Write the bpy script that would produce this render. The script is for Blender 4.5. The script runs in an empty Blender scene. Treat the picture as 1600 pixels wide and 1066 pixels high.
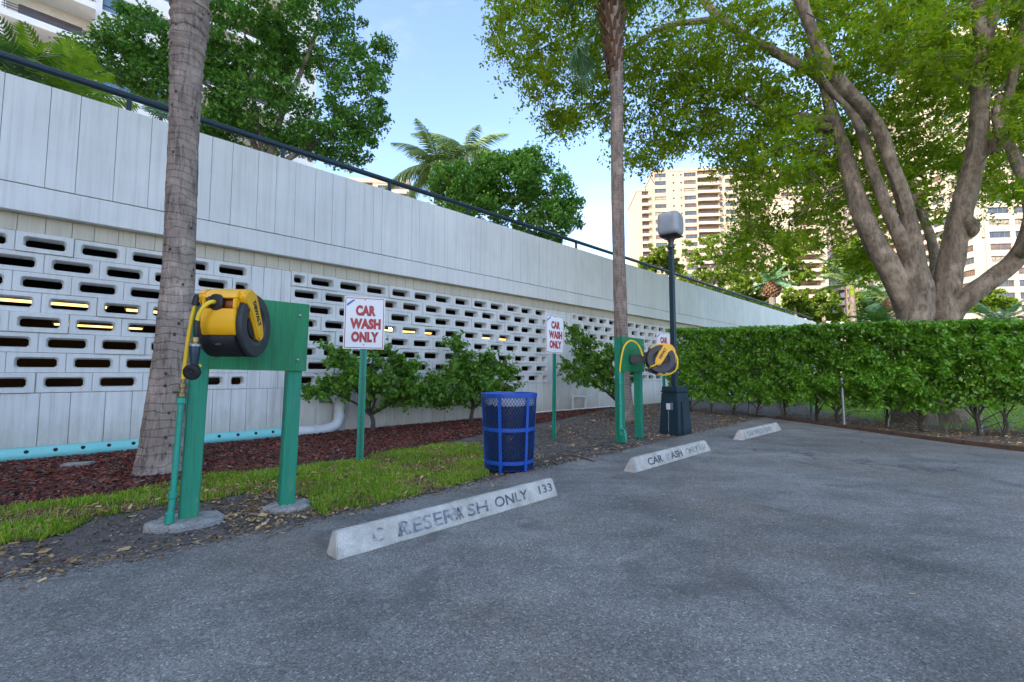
import bpy, bmesh, math, random
import numpy as np
from mathutils import Vector, Matrix, noise as mnoise
random.seed(7); rng = np.random.default_rng(7)
SC = bpy.context.scene
COL = SC.collection
R = math.radians

# ------------------------------------------------------------------ camera, sky, sun, exposure
FPX = 720.0; PITCH = R(4.1); CAMH = 1.0
cam_d = bpy.data.cameras.new('camera'); cam = bpy.data.objects.new('camera', cam_d); COL.objects.link(cam)
cam.location = (0, 0, CAMH); cam.rotation_euler = (R(90) + PITCH, 0, 0)
cam_d.sensor_width = 36; cam_d.lens = 36 * FPX / 1600; cam_d.clip_start = .05; cam_d.clip_end = 3000
SC.camera = cam
SUN_EL = R(27); SUN_DIR = Vector((-0.74, -0.67, 0)).normalized()          # horizontal direction towards the sun
world = bpy.data.worlds.new('World'); SC.world = world; world.use_nodes = True
nt = world.node_tree; bg = nt.nodes['Background']
sky = nt.nodes.new('ShaderNodeTexSky'); sky.sky_type = 'NISHITA'; sky.sun_disc = False
sky.sun_elevation = SUN_EL; sky.sun_rotation = math.atan2(SUN_DIR.x, SUN_DIR.y)
sky.air_density = .62; sky.dust_density = 1.7; sky.ozone_density = 1.0
tc = nt.nodes.new('ShaderNodeTexCoord'); mp = nt.nodes.new('ShaderNodeMapping'); mp.inputs['Scale'].default_value = (1.5, 2.2, 3.5)
mp.inputs['Rotation'].default_value = (0, .5, .3)
cn = nt.nodes.new('ShaderNodeTexNoise'); cn.inputs['Scale'].default_value = 1.6; cn.inputs['Detail'].default_value = 7; cn.inputs['Roughness'].default_value = .62; cn.inputs['Distortion'].default_value = .6
cr = nt.nodes.new('ShaderNodeValToRGB'); cr.color_ramp.elements[0].position = .55; cr.color_ramp.elements[1].position = .84
cr.color_ramp.elements[1].color = (.6, .6, .6, 1)
cm = nt.nodes.new('ShaderNodeMix'); cm.data_type = 'RGBA'; cm.inputs['B'].default_value = (1.75, 1.8, 1.9, 1)
nt.links.new(tc.outputs['Generated'], mp.inputs['Vector']); nt.links.new(mp.outputs[0], cn.inputs['Vector'])
nt.links.new(cn.outputs['Fac'], cr.inputs[0]); nt.links.new(cr.outputs[0], cm.inputs['Factor'])
nt.links.new(sky.outputs[0], cm.inputs['A']); nt.links.new(cm.outputs['Result'], bg.inputs['Color'])
bg.inputs['Strength'].default_value = .15
sl = bpy.data.lights.new('sun', 'SUN'); sl.energy = 2.0; sl.angle = R(.6); sl.color = (1, .86, .68)
so = bpy.data.objects.new('sun', sl); COL.objects.link(so)
sv = Vector((SUN_DIR.x * math.cos(SUN_EL), SUN_DIR.y * math.cos(SUN_EL), math.sin(SUN_EL)))
so.rotation_euler = sv.to_track_quat('Z', 'Y').to_euler()
vs = SC.view_settings; vs.view_transform = 'Standard'; vs.look = 'None'; vs.gamma = 1; vs.exposure = 2.32; vs.use_curve_mapping = False
SC.cycles.max_bounces = 6; SC.cycles.diffuse_bounces = 4; SC.cycles.transparent_max_bounces = 8

# ------------------------------------------------------------------ pixel <-> place (photo pixels 1600 x 1066)
cp, sp = math.cos(PITCH), math.sin(PITCH)
def ray(px, py):
    x = (px - 800) / FPX; y = (533 - py) / FPX
    return Vector((x, cp - y * sp, sp + y * cp))
def G(px, py, z=0.0):
    r = ray(px, py); t = (z - CAMH) / r.z
    return Vector((0, 0, CAMH)) + r * t
def D(px, py, Y):
    r = ray(px, py)
    return Vector((0, 0, CAMH)) + r * (Y / r.y)

# ------------------------------------------------------------------ materials
def base_mat(name):
    m = bpy.data.materials.new(name); m.use_nodes = True
    t = m.node_tree; b = t.nodes['Principled BSDF']
    return m, t, b
def nd(t, kind, **kw):
    n = t.nodes.new('ShaderNode' + kind)
    for k, v in kw.items():
        if k.startswith('i_'): n.inputs[k[2:].replace('_', ' ')].default_value = v
        else: setattr(n, k, v)
    return n
def ramp(t, src, stops):
    r = nd(t, 'ValToRGB'); e = r.color_ramp.elements
    while len(e) < len(stops): e.new(.5)
    for el, (p, c) in zip(e, stops):
        el.position = p; el.color = (c, c, c, 1) if isinstance(c, (int, float)) else (*c, 1)
    t.links.new(src, r.inputs[0]); return r.outputs[0]
def posn(t, scale=(1, 1, 1)):
    g = nd(t, 'NewGeometry'); m = nd(t, 'Mapping'); m.inputs['Scale'].default_value = scale
    t.links.new(g.outputs['Position'], m.inputs['Vector']); return m.outputs[0]
def noise_t(t, vec, scale, detail=4, rough=.55, dist=0):
    n = nd(t, 'TexNoise'); n.inputs['Scale'].default_value = scale; n.inputs['Detail'].default_value = detail
    n.inputs['Roughness'].default_value = rough; n.inputs['Distortion'].default_value = dist
    t.links.new(vec, n.inputs['Vector']); return n.outputs['Fac']
def mixc(t, fac, a, b, mode='MIX'):
    m = nd(t, 'Mix', data_type='RGBA', blend_type=mode)
    for s, k in ((fac, 'Factor'), (a, 'A'), (b, 'B')):
        if hasattr(s, 'is_output') or hasattr(s, 'links'): t.links.new(s, m.inputs[k])
        elif k == 'Factor': m.inputs[k].default_value = s
        else: m.inputs[k].default_value = (*s, 1) if len(s) == 3 else s
    return m.outputs['Result']
def bump(t, b, h, strength=.3, dist=.01):
    n = nd(t, 'Bump'); n.inputs['Strength'].default_value = strength; n.inputs['Distance'].default_value = dist
    t.links.new(h, n.inputs['Height']); t.links.new(n.outputs[0], b.inputs['Normal'])
def M(name, col, col2=None, rough=.6, scale=3, stretch=(1, 1, 1), lo=.35, hi=.7, bscale=60, bstr=.25, bdist=.004, metal=0, fine=.12, spec=.5):
    m, t, b = base_mat(name); v = posn(t, stretch)
    col2 = col2 or tuple(c * .72 for c in col)
    f = ramp(t, noise_t(t, v, scale, 6, .62), [(lo, 0.), (hi, 1.)])
    c = mixc(t, f, col, col2)
    if fine:
        g = ramp(t, noise_t(t, v, scale * 14, 3, .6), [(.3, 1 - fine), (.7, 1 + fine * .3)])
        c = mixc(t, 1.0, c, g, 'MULTIPLY')
    t.links.new(c, b.inputs['Base Color'])
    b.inputs['Roughness'].default_value = rough; b.inputs['Metallic'].default_value = metal; b.inputs['Specular IOR Level'].default_value = spec
    if bstr: bump(t, b, noise_t(t, v, bscale, 4), bstr, bdist)
    return m
def emis(name, col, s):
    m, t, b = base_mat(name); b.inputs['Emission Color'].default_value = (*col, 1); b.inputs['Emission Strength'].default_value = s
    b.inputs['Base Color'].default_value = (.8, .8, .75, 1); return m
def leafmat(name, cols, trans=.35, rough=.45, spec=.35):
    m, t, b = base_mat(name); g = nd(t, 'NewGeometry')
    n = len(cols); c = ramp(t, g.outputs['Random Per Island'], [((i + .5) / n, k) for i, k in enumerate(cols)])
    big = ramp(t, noise_t(t, posn(t), 1.3, 3), [(.3, .72), (.7, 1.2)])
    c = mixc(t, 1.0, c, big, 'MULTIPLY')
    t.links.new(c, b.inputs['Base Color']); b.inputs['Roughness'].default_value = rough; b.inputs['Specular IOR Level'].default_value = spec
    tr = nd(t, 'BsdfTranslucent'); t.links.new(mixc(t, 1.0, c, (1.25, 1.3, .45), 'MULTIPLY'), tr.inputs['Color'])
    ms = nd(t, 'MixShader'); ms.inputs[0].default_value = trans
    t.links.new(b.outputs[0], ms.inputs[1]); t.links.new(tr.outputs[0], ms.inputs[2])
    t.links.new(ms.outputs[0], t.nodes['Material Output'].inputs['Surface']); return m

def asphalt_mat():
    m, t, b = base_mat('asphalt'); v = posn(t)
    big = ramp(t, noise_t(t, v, .55, 5, .6, .4), [(.32, (.172, .170, .150)), (.5, (.238, .234, .207)), (.66, (.29, .283, .25))])
    st = ramp(t, noise_t(t, posn(t, (.7, 1, 1)), 2.2, 6, .65), [(.36, .68), (.62, 1.1)])
    c = mixc(t, 1.0, big, st, 'MULTIPLY')
    warm = ramp(t, noise_t(t, v, .9, 4, .6), [(.48, 0.), (.68, .6)])
    c = mixc(t, warm, c, (.22, .185, .14))
    vo = nd(t, 'TexVoronoi', feature='F1'); vo.inputs['Scale'].default_value = 150; t.links.new(v, vo.inputs['Vector'])
    vs2 = nd(t, 'SeparateColor'); t.links.new(vo.outputs['Color'], vs2.inputs[0])
    sp1 = ramp(t, vs2.outputs[0], [(.0, .45), (.45, .92), (.80, 1.1), (.94, 1.5), (1., 2.3)])
    c = mixc(t, .85, c, mixc(t, 1.0, c, sp1, 'MULTIPLY'))
    fg = ramp(t, noise_t(t, v, 260, 3, .7), [(.3, .7), (.7, 1.3)]); c = mixc(t, .8, c, mixc(t, 1.0, c, fg, 'MULTIPLY'))
    oil = ramp(t, noise_t(t, posn(t, (1, .8, 1)), 1.7, 3, .5, 1.2), [(.60, 0.), (.70, .45)]); c = mixc(t, oil, c, (.085, .078, .07))
    vo2 = nd(t, 'TexVoronoi', feature='F1'); vo2.inputs['Scale'].default_value = 42; t.links.new(v, vo2.inputs['Vector'])
    s3 = nd(t, 'SeparateColor'); t.links.new(vo2.outputs['Color'], s3.inputs[0])
    c = mixc(t, ramp(t, s3.outputs[1], [(.955, 0.), (.97, .55)]), c, (.3, .28, .24))
    # hairline cracks
    dn = nd(t, 'TexNoise'); dn.inputs['Scale'].default_value = 2.5; dn.inputs['Detail'].default_value = 6; t.links.new(v, dn.inputs['Vector'])
    av = nd(t, 'VectorMath', operation='ADD'); sc = nd(t, 'VectorMath', operation='SCALE'); sc.inputs['Scale'].default_value = .5
    t.links.new(dn.outputs['Color'], sc.inputs[0]); t.links.new(v, av.inputs[0]); t.links.new(sc.outputs[0], av.inputs[1])
    ve = nd(t, 'TexVoronoi', feature='DISTANCE_TO_EDGE'); ve.inputs['Scale'].default_value = .62; t.links.new(av.outputs[0], ve.inputs['Vector'])
    cr_ = ramp(t, ve.outputs['Distance'], [(.0, 1.), (.009, 0.)])
    mk = ramp(t, noise_t(t, v, .8, 2), [(.53, 0.), (.63, .8)])
    k = nd(t, 'Math', operation='MULTIPLY'); t.links.new(cr_, k.inputs[0]); t.links.new(mk, k.inputs[1])
    c = mixc(t, k.outputs[0], c, (.03, .03, .03))
    t.links.new(c, b.inputs['Base Color']); b.inputs['Roughness'].default_value = .82; b.inputs['Specular IOR Level'].default_value = .4
    hh = nd(t, 'Math', operation='SUBTRACT'); t.links.new(vo.outputs['Distance'], hh.inputs[1]); hh.inputs[0].default_value = 1
    h2 = nd(t, 'Math', operation='MULTIPLY_ADD'); t.links.new(k.outputs[0], h2.inputs[0]); h2.inputs[1].default_value = -1.5; t.links.new(hh.outputs[0], h2.inputs[2])
    bump(t, b, h2.outputs[0], .55, .006)
    return m
def wall_mat(name, col, grime=(.36, .34, .30), amt=.5, base=True):
    m, t, b = base_mat(name)
    st = ramp(t, noise_t(t, posn(t, (7, 7, .22)), 2.6, 7, .68), [(.46, 0.), (.74, amt)])
    st2 = ramp(t, noise_t(t, posn(t, (26, 26, .5)), 1.6, 5, .6), [(.60, 0.), (.70, amt * .9)]); zone = ramp(t, noise_t(t, posn(t), .35, 3), [(.42, 0.), (.6, 1.)])
    ml = nd(t, 'Math', operation='MULTIPLY'); t.links.new(st2, ml.inputs[0]); t.links.new(zone, ml.inputs[1])
    bl = ramp(t, noise_t(t, posn(t), 1.1, 5, .6), [(.3, .9), (.7, 1.04)])
    c = mixc(t, st, col, grime); c = mixc(t, ml.outputs[0], c, tuple(x * .45 for x in grime)); c = mixc(t, 1.0, c, bl, 'MULTIPLY')
    if base:     # rain splash and algae along the foot of the wall
        g = nd(t, 'NewGeometry'); s = nd(t, 'SeparateXYZ'); t.links.new(g.outputs['Position'], s.inputs[0])
        a = nd(t, 'Math', operation='MULTIPLY_ADD'); t.links.new(noise_t(t, posn(t, (2, 2, .6)), 3, 6, .7), a.inputs[0]); a.inputs[1].default_value = .9; t.links.new(s.outputs[2], a.inputs[2])
        f = ramp(t, a.outputs[0], [(.45, .75), (1.0, 0.)])
        c = mixc(t, f, c, (.40, .35, .27))
        f2 = ramp(t, noise_t(t, posn(t, (6, 6, 2.5)), 2.4, 6, .75), [(.66, 0.), (.74, .6)])
        c = mixc(t, f2, c, (.2, .2, .17))
    t.links.new(c, b.inputs['Base Color']); b.inputs['Roughness'].default_value = .75; b.inputs['Specular IOR Level'].default_value = .3
    bump(t, b, noise_t(t, posn(t), 45, 5, .65), .3, .006)
    return m
def trunk_mat(name, c1, c2, rings=True, rs=16):
    m, t, b = base_mat(name); v = posn(t)
    f = ramp(t, noise_t(t, posn(t, (1, 1, .35)), 7, 6, .65), [(.3, 0.), (.72, 1.)])
    c = mixc(t, f, c1, c2)
    if not rings:
        fs_ = ramp(t, noise_t(t, posn(t, (1, 1, .3)), 22, 6, .7), [(.36, .45), (.52, 1.1)]); c = mixc(t, .75, c, mixc(t, 1.0, c, fs_, 'MULTIPLY'))
    blot = ramp(t, noise_t(t, v, 3.0, 5, .6), [(.5, 0.), (.72, .6)])
    c = mixc(t, blot, c, tuple(min(1, x * 1.8) for x in c1))
    h = noise_t(t, posn(t, (6, 6, 1.0)), 9, 5, .7)
    if rings:
        w = nd(t, 'TexWave', wave_type='BANDS', bands_direction='Z'); w.inputs['Scale'].default_value = rs; w.inputs['Distortion'].default_value = 5; w.inputs['Detail'].default_value = 3; w.inputs['Detail Scale'].default_value = 2
        t.links.new(posn(t, (.6, .6, 1)), w.inputs['Vector'])
        k = ramp(t, w.outputs['Fac'], [(.0, .5), (.16, 1.)])
        c = mixc(t, .38, c, mixc(t, 1.0, c, k, 'MULTIPLY'))
        cr_ = ramp(t, noise_t(t, posn(t, (1, 1, .14)), 24, 5, .7), [(.36, .42), (.5, 1.06)])
        c = mixc(t, .85, c, mixc(t, 1.0, c, cr_, 'MULTIPLY'))
        vo = nd(t, 'TexVoronoi', feature='F1'); vo.inputs['Scale'].default_value = 9; t.links.new(posn(t, (1, 1, .8)), vo.inputs['Vector'])
        c = mixc(t, ramp(t, vo.outputs['Distance'], [(.1, .85), (.16, 0.)]), c, (.03, .025, .02))
        a = nd(t, 'Math', operation='MULTIPLY_ADD'); t.links.new(k, a.inputs[0]); a.inputs[1].default_value = .6; t.links.new(h, a.inputs[2]); h = a.outputs[0]
    t.links.new(c, b.inputs['Base Color']); b.inputs['Roughness'].default_value = .9; b.inputs['Specular IOR Level'].default_value = .2
    bump(t, b, h, .9, .03); return m
def wood_paint(name, col, col2, worn):
    m, t, b = base_mat(name)
    f = ramp(t, noise_t(t, posn(t, (4, 4, .5)), 5, 6, .7), [(.35, 0.), (.7, 1.)])
    c = mixc(t, f, col, col2)
    k = ramp(t, noise_t(t, posn(t, (5, 5, 1.2)), 3.5, 7, .75), [(.60, 0.), (.65, .7)])
    c = mixc(t, k, c, worn)
    k2 = ramp(t, noise_t(t, posn(t, (14, 14, 3)), 5, 5, .7), [(.68, 0.), (.71, .8)]); c = mixc(t, k2, c, (.16, .12, .085))
    g = ramp(t, noise_t(t, posn(t, (30, 30, .9)), 4, 4, .6), [(.35, .62), (.5, 1.)])
    c = mixc(t, .55, c, mixc(t, 1.0, c, g, 'MULTIPLY'))
    t.links.new(c, b.inputs['Base Color']); b.inputs['Roughness'].default_value = .6
    bump(t, b, noise_t(t, posn(t, (30, 30, 1)), 4, 4, .6), .4, .004); return m
def stencil_mat(name, dark, under, wear):
    m, t, b = base_mat(name)
    f = ramp(t, noise_t(t, posn(t), 16, 6, .75), [(wear - .1, 0.), (wear + .08, 1.)])
    t.links.new(mixc(t, f, dark, under), b.inputs['Base Color']); b.inputs['Roughness'].default_value = .8; return m
def glass_mat(name, col, rough=.06):
    m, t, b = base_mat(name)
    f = ramp(t, noise_t(t, posn(t), .35, 2), [(.35, .6), (.65, 1.3)])
    t.links.new(mixc(t, 1.0, col, f, 'MULTIPLY'), b.inputs['Base Color'])
    b.inputs['Roughness'].default_value = rough; b.inputs['Specular IOR Level'].default_value = .9; return m

MT = dict(
    asphalt=asphalt_mat(),
    soil=M('soil', (.20, .168, .135), (.085, .07, .06), rough=.95, scale=5, bscale=70, bstr=.8, bdist=.02, fine=.4),
    ground=M('ground', (.42, .37, .29), (.34, .30, .23), rough=.95, scale=.3),  # surrounding ground toned pale to bounce warm sunlight onto the wall
    mulch=M('mulch', (.19, .058, .042), (.09, .03, .024), rough=.95, scale=12, bscale=80, bstr=.9, bdist=.02, fine=.5),
    lawn=M('lawn', (.16, .28, .025), (.11, .21, .02), rough=.9, scale=2, bscale=60, bstr=.6, bdist=.03, fine=.4),
    white=wall_mat('white_board_concrete', (.73, .72, .675)),
    fascia=wall_mat('white_fascia_concrete', (.76, .75, .705), base=False, amt=.3),
    cream=wall_mat('cream_concrete', (.62, .55, .42), base=False, amt=.4),
    block=wall_mat('white_block', (.73, .72, .675), base=False, amt=.3),
    gap=M('dark_joint', (.32, .31, .30), rough=.9),
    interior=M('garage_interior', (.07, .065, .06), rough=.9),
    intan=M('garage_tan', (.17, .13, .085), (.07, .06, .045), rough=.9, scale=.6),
    tube=emis('lit_tube', (1, .58, .16), .75), bulb=emis('lit_bulb', (1, .6, .2), 4.0),
    navy=M('navy_paint', (.010, .028, .042), (.016, .04, .055), rough=.5, bstr=.05, spec=.5),
    navy2=M('cabinet_paint', (.010, .028, .045), (.016, .04, .055), rough=.45, bstr=.08),
    teal=M('teal_plastic', (.20, .62, .58), (.26, .66, .62), rough=.4, bstr=.05, fine=.05),
    pvc=M('white_plastic_pipe', (.74, .76, .76), (.60, .60, .57), rough=.35, bstr=.04, fine=.05),
    dark=M('dark_hole', (.02, .02, .022), rough=.9, bstr=0),
    grey=M('grey_plate', (.22, .24, .26), rough=.6),
    palm=trunk_mat('palm_trunk', (.42, .33, .265), (.25, .19, .155), rs=3.6),
    palm2=trunk_mat('slim_palm_trunk', (.36, .28, .23), (.22, .17, .14), rs=5),
    palmfar=trunk_mat('far_palm_trunk', (.26, .22, .18), (.17, .14, .12)),
    boots=M('palm_boots', (.17, .09, .05), (.06, .035, .02), rough=.95, scale=6),
    bark=trunk_mat('grey_bark', (.36, .29, .215), (.10, .078, .058), rings=False),
    twig=M('twig', (.10, .08, .065), (.05, .04, .035), rough=.9, scale=10),
    green=wood_paint('green_painted_wood', (.008, .20, .105), (.012, .255, .15), (.10, .23, .15)),
    greenply=wood_paint('green_painted_plywood', (.006, .17, .055), (.010, .23, .085), (.08, .20, .10)),
    greensteel=M('green_steel', (.010, .23, .14), (.015, .29, .19), rough=.4, bstr=.05),
    greenpipe=M('green_pipe', (.015, .28, .18), (.02, .34, .24), rough=.45, bstr=.08),
    yellow=M('yellow_plastic', (.92, .47, .008), (.85, .41, .006), rough=.38, scale=8, bscale=300, bstr=.12, bdist=.001, fine=.06),
    yhose=M('yellow_hose', (.92, .58, .015), (.80, .50, .012), rough=.45, bstr=.03, fine=.05),
    black=M('black_plastic', (.010, .010, .011), (.018, .018, .019), rough=.5, bscale=200, bstr=.15, bdist=.001),
    greyplastic=M('grey_plastic', (.034, .037, .043), (.025, .028, .032), rough=.45, bscale=200, bstr=.1, bdist=.001),
    orange=M('orange_drum', (.45, .13, .01), (.25, .06, .01), rough=.5),
    brass=M('brass', (.42, .30, .12), (.22, .18, .11), rough=.4, metal=.8, bstr=.1),
    footing=M('rough_concrete', (.40, .39, .35), (.25, .24, .22), rough=.95, scale=9, bscale=50, bstr=.9, bdist=.02, fine=.3),
    stop=M('wheel_stop_concrete', (.58, .56, .50), (.34, .32, .275), rough=.9, scale=7, bscale=45, bstr=.5, bdist=.008, fine=.2),
    signwhite=M('sign_white', (.80, .79, .78), (.74, .73, .71), rough=.35, bstr=0, fine=.03),
    signred=M('sign_red', (.42, .018, .025), (.36, .02, .025), rough=.4, bstr=0, fine=.03),
    signblue=M('sign_blue', (.02, .12, .38), (.03, .14, .42), rough=.4, bstr=0),
    blue=M('blue_powder_coat', (.012, .085, .42), (.014, .07, .33), rough=.38, bstr=.05),
    bluemesh=M('blue_wire', (.015, .06, .22), (.016, .05, .17), rough=.45, bstr=0),
    bag=M('black_bag', (.012, .013, .016), (.02, .022, .026), rough=.3, scale=12, bscale=14, bstr=.7, bdist=.02),
    liner=M('white_liner', (.55, .60, .66), (.45, .50, .56), rough=.35, scale=8, bscale=20, bstr=.5, bdist=.01),
    lampmetal=M('lamp_grey_metal', (.36, .385, .40), (.29, .31, .325), rough=.38, bstr=.04, spec=.6),
    lampdark=M('lamp_bronze', (.05, .05, .055), (.075, .07, .07), rough=.4, bstr=.04, metal=.3),
    steel=M('galvanised_steel', (.33, .34, .35), (.25, .26, .27), rough=.4, metal=.6, bstr=.05),
    timber=M('brown_timber', (.13, .075, .045), (.07, .045, .03), rough=.9, scale=6),
    facade=M('cream_render', (.30, .245, .19), (.26, .21, .165), rough=.8, scale=.3, bstr=0, fine=.04),
    slab=M('white_render', (.34, .295, .245), (.30, .26, .215), rough=.8, scale=.3, bstr=0, fine=.04),
    recess=M('tan_render', (.20, .14, .095), (.165, .115, .08), rough=.85, scale=.4, bstr=0),
    condo=M('condo_white', (.78, .78, .77), (.70, .70, .69), rough=.8, scale=.25, bstr=0, fine=.04),
    condotan=M('condo_cream', (.70, .62, .50), (.64, .56, .44), rough=.85, scale=.4, bstr=0),
    glass=glass_mat('window_glass', (.035, .045, .06)), glassb=glass_mat('brown_glass', (.09, .055, .035)),
    glassblue=glass_mat('blue_glass', (.09, .17, .25)),
    mull=M('window_frame_bronze', (.14, .11, .09), rough=.5, bstr=0), rail=M('dark_rail', (.05, .055, .065), rough=.5, bstr=0),
    roofw=M('white_roof', (.82, .80, .76), rough=.7, bstr=0),
    pink=M('pink_petal', (.55, .08, .18), (.45, .05, .12), rough=.6, bstr=0),
    litter=None)
MT['litter'] = leafmat('dry_leaf', [(0.218, 0.122, 0.047), (0.546, 0.333, 0.125), (0.164, 0.088, 0.047), (0.728, 0.525, 0.250), (0.328, 0.175, 0.078)], trans=.1, rough=.8)
MT['chips'] = leafmat('mulch_chip', [(0.149, 0.031, 0.019), (0.249, 0.055, 0.031), (0.075, 0.021, 0.015), (0.348, 0.095, 0.054), (0.187, 0.038, 0.023), (0.258, 0.190, 0.133), (0.043, 0.028, 0.024)], trans=0, rough=.9)
MT['pebble'] = leafmat('pebble', [(0.112, 0.092, 0.073), (0.224, 0.182, 0.146), (0.067, 0.057, 0.049), (0.358, 0.293, 0.227)], trans=0, rough=.9)
MT['grass'] = leafmat('grass_blade', [(0.153, 0.307, 0.014), (0.243, 0.428, 0.022), (0.345, 0.490, 0.037), (0.182, 0.348, 0.017), (0.446, 0.450, 0.073)], trans=.35)
MT['lawnblade'] = leafmat('lawn_blade', [(.24, .42, .03), (.32, .52, .035), (.21, .37, .03)], trans=.4)
MT['lf_big'] = leafmat('big_tree_leaf', [(0.163, 0.270, 0.015), (0.253, 0.352, 0.021), (0.121, 0.217, 0.015), (0.374, 0.414, 0.026), (0.198, 0.311, 0.019)], trans=.64)
MT['lf_hedge'] = leafmat('hedge_leaf', [(0.106, 0.283, 0.021), (0.179, 0.407, 0.029), (0.071, 0.210, 0.019), (0.286, 0.516, 0.048), (0.131, 0.319, 0.024)], trans=.36, rough=.32, spec=.5)
MT['lf_shrub'] = leafmat('shrub_leaf', [(0.105, 0.263, 0.030), (0.149, 0.319, 0.036), (0.079, 0.206, 0.024), (0.210, 0.356, 0.042)], trans=.35)
MT['lf_dark'] = leafmat('dark_tree_leaf', [(0.081, 0.233, 0.032), (0.127, 0.305, 0.041), (0.057, 0.171, 0.026), (0.196, 0.367, 0.044)], trans=.3)
MT['lf_mid'] = leafmat('bright_tree_leaf', [(0.096, 0.178, 0.015), (0.156, 0.241, 0.020), (0.072, 0.138, 0.014), (0.216, 0.287, 0.025)], trans=.4)
MT['lf_palm'] = leafmat('palm_leaf', [(0.070, 0.168, 0.036), (0.112, 0.210, 0.042), (0.056, 0.126, 0.036)], trans=.3)
MT['lf_palmb'] = leafmat('blue_palm_leaf', [(0.127, 0.255, 0.152), (0.182, 0.309, 0.186), (0.091, 0.200, 0.118)], trans=.3)
MT['lf_pale'] = leafmat('pale_palm_leaf', [(0.156, 0.247, 0.091), (0.221, 0.299, 0.117), (0.117, 0.208, 0.091)], trans=.35)

# ------------------------------------------------------------------ mesh helpers
class MB:
    def __init__(s): s.v = []; s.f = []
    def add(s, vs_, fs):
        o = len(s.v); s.v += [tuple(p) for p in vs_]; s.f += [tuple(i + o for i in f) for f in fs]; return s
    def box(s, c, size, rot=None):
        x, y, z = (k / 2 for k in size); P = [(-x, -y, -z), (x, -y, -z), (x, y, -z), (-x, y, -z), (-x, -y, z), (x, -y, z), (x, y, z), (-x, y, z)]
        if rot is not None: P = [rot @ Vector(p) for p in P]
        c = Vector(c)
        return s.add([Vector(p) + c for p in P], [(0, 3, 2, 1), (4, 5, 6, 7), (0, 1, 5, 4), (1, 2, 6, 5), (2, 3, 7, 6), (3, 0, 4, 7)])
    def bx(s, x0, x1, y0, y1, z0, z1): return s.box(((x0 + x1) / 2, (y0 + y1) / 2, (z0 + z1) / 2), (x1 - x0, y1 - y0, z1 - z0))
    def tube(s, pts, rad, n=8, cap=True, jit=0):
        pts = [Vector(p) for p in pts]; k = len(pts)
        if not hasattr(rad, '__len__'): rad = [rad] * k
        vs_ = []; u = None
        for i, p in enumerate(pts):
            t = (pts[min(i + 1, k - 1)] - pts[max(i - 1, 0)]).normalized()
            if u is None: u = t.orthogonal().normalized()
            else: u = (u - t * u.dot(t)).normalized()
            w = t.cross(u)
            for j in range(n):
                a = 2 * math.pi * j / n; rr = rad[i] * (1 + jit * (mnoise.noise((p + u * math.cos(a) * 3 + w * math.sin(a) * 3) * 1.7) + .6 * mnoise.noise((p + (u * math.cos(a) + w * math.sin(a)) * max(.15, rad[i])) * 5.1)))
                vs_.append(p + (u * math.cos(a) + w * math.sin(a)) * rr)
        fs = [(i * n + j, i * n + (j + 1) % n, (i + 1) * n + (j + 1) % n, (i + 1) * n + j) for i in range(k - 1) for j in range(n)]
        if cap: fs += [tuple(range(n - 1, -1, -1)), tuple(range((k - 1) * n, k * n))]
        return s.add(vs_, fs)
    def lathe(s, prof, n=24, c=(0, 0, 0), axis=(0, 0, 1), close=False):
        ax = Vector(axis).normalized(); q = Vector((0, 0, 1)).rotation_difference(ax); c = Vector(c); k = len(prof)
        vs_ = [c + q @ Vector((r * math.cos(2 * math.pi * j / n), r * math.sin(2 * math.pi * j / n), z)) for r, z in prof for j in range(n)]
        fs = [(i * n + j, i * n + (j + 1) % n, ((i + 1) % k) * n + (j + 1) % n, ((i + 1) % k) * n + j) for i in range(k if close else k - 1) for j in range(n)]
        if not close: fs += [tuple(range(n - 1, -1, -1)), tuple(range((k - 1) * n, k * n))]
        return s.add(vs_, fs)
    def prism(s, poly, o, ex, ey, ez, t0, t1):
        o, ex, ey, ez = map(Vector, (o, ex, ey, ez)); n = len(poly)
        vs_ = [o + ex * a + ey * b + ez * t for t in (t0, t1) for a, b in poly]
        return s.add(vs_, [tuple(range(n - 1, -1, -1)), tuple(range(n, 2 * n))] + [(i, (i + 1) % n, n + (i + 1) % n, n + i) for i in range(n)])
    def mesh(s, name, mat, smooth=False, bevel=0, seg=2):
        me = bpy.data.meshes.new(name); me.from_pydata(s.v, [], s.f); me.update()
        bm = bmesh.new(); bm.from_mesh(me); bmesh.ops.recalc_face_normals(bm, faces=bm.faces)
        if bevel:
            es = [e for e in bm.edges if len(e.link_faces) == 2 and e.calc_face_angle(0) > .5]
            bmesh.ops.bevel(bm, geom=es, offset=bevel, segments=seg, affect='EDGES', clamp_overlap=True)
        bm.to_mesh(me); bm.free()
        if mat: me.materials.append(mat)
        if smooth:
            me.polygons.foreach_set('use_smooth', [True] * len(me.polygons))
            try: me.set_sharp_from_angle(angle=R(38))
            except Exception: pass
        return me
    def build(s, name, mat, parent=None, smooth=False, bevel=0, seg=2, kind=None):
        return link(name, s.mesh(name, mat, smooth, bevel, seg), parent, kind=kind)
def link(name, me, parent=None, loc=None, rot=None, kind=None):
    o = bpy.data.objects.new(name, me); COL.objects.link(o)
    if parent: o.parent = parent
    if loc is not None: o.location = loc
    if rot is not None: o.rotation_euler = rot
    if kind: o['kind'] = kind
    return o
def thing(name, label, cat, loc=(0, 0, 0), rz=0, group=None):
    o = bpy.data.objects.new(name, None); COL.objects.link(o); o.location = loc; o.rotation_euler = (0, 0, rz); o.empty_display_size = .1
    return tag(o, label, cat, group)
def tag(o, label, cat, group=None):
    o['label'] = label; o['category'] = cat
    if group: o['group'] = group
    return o
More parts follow.
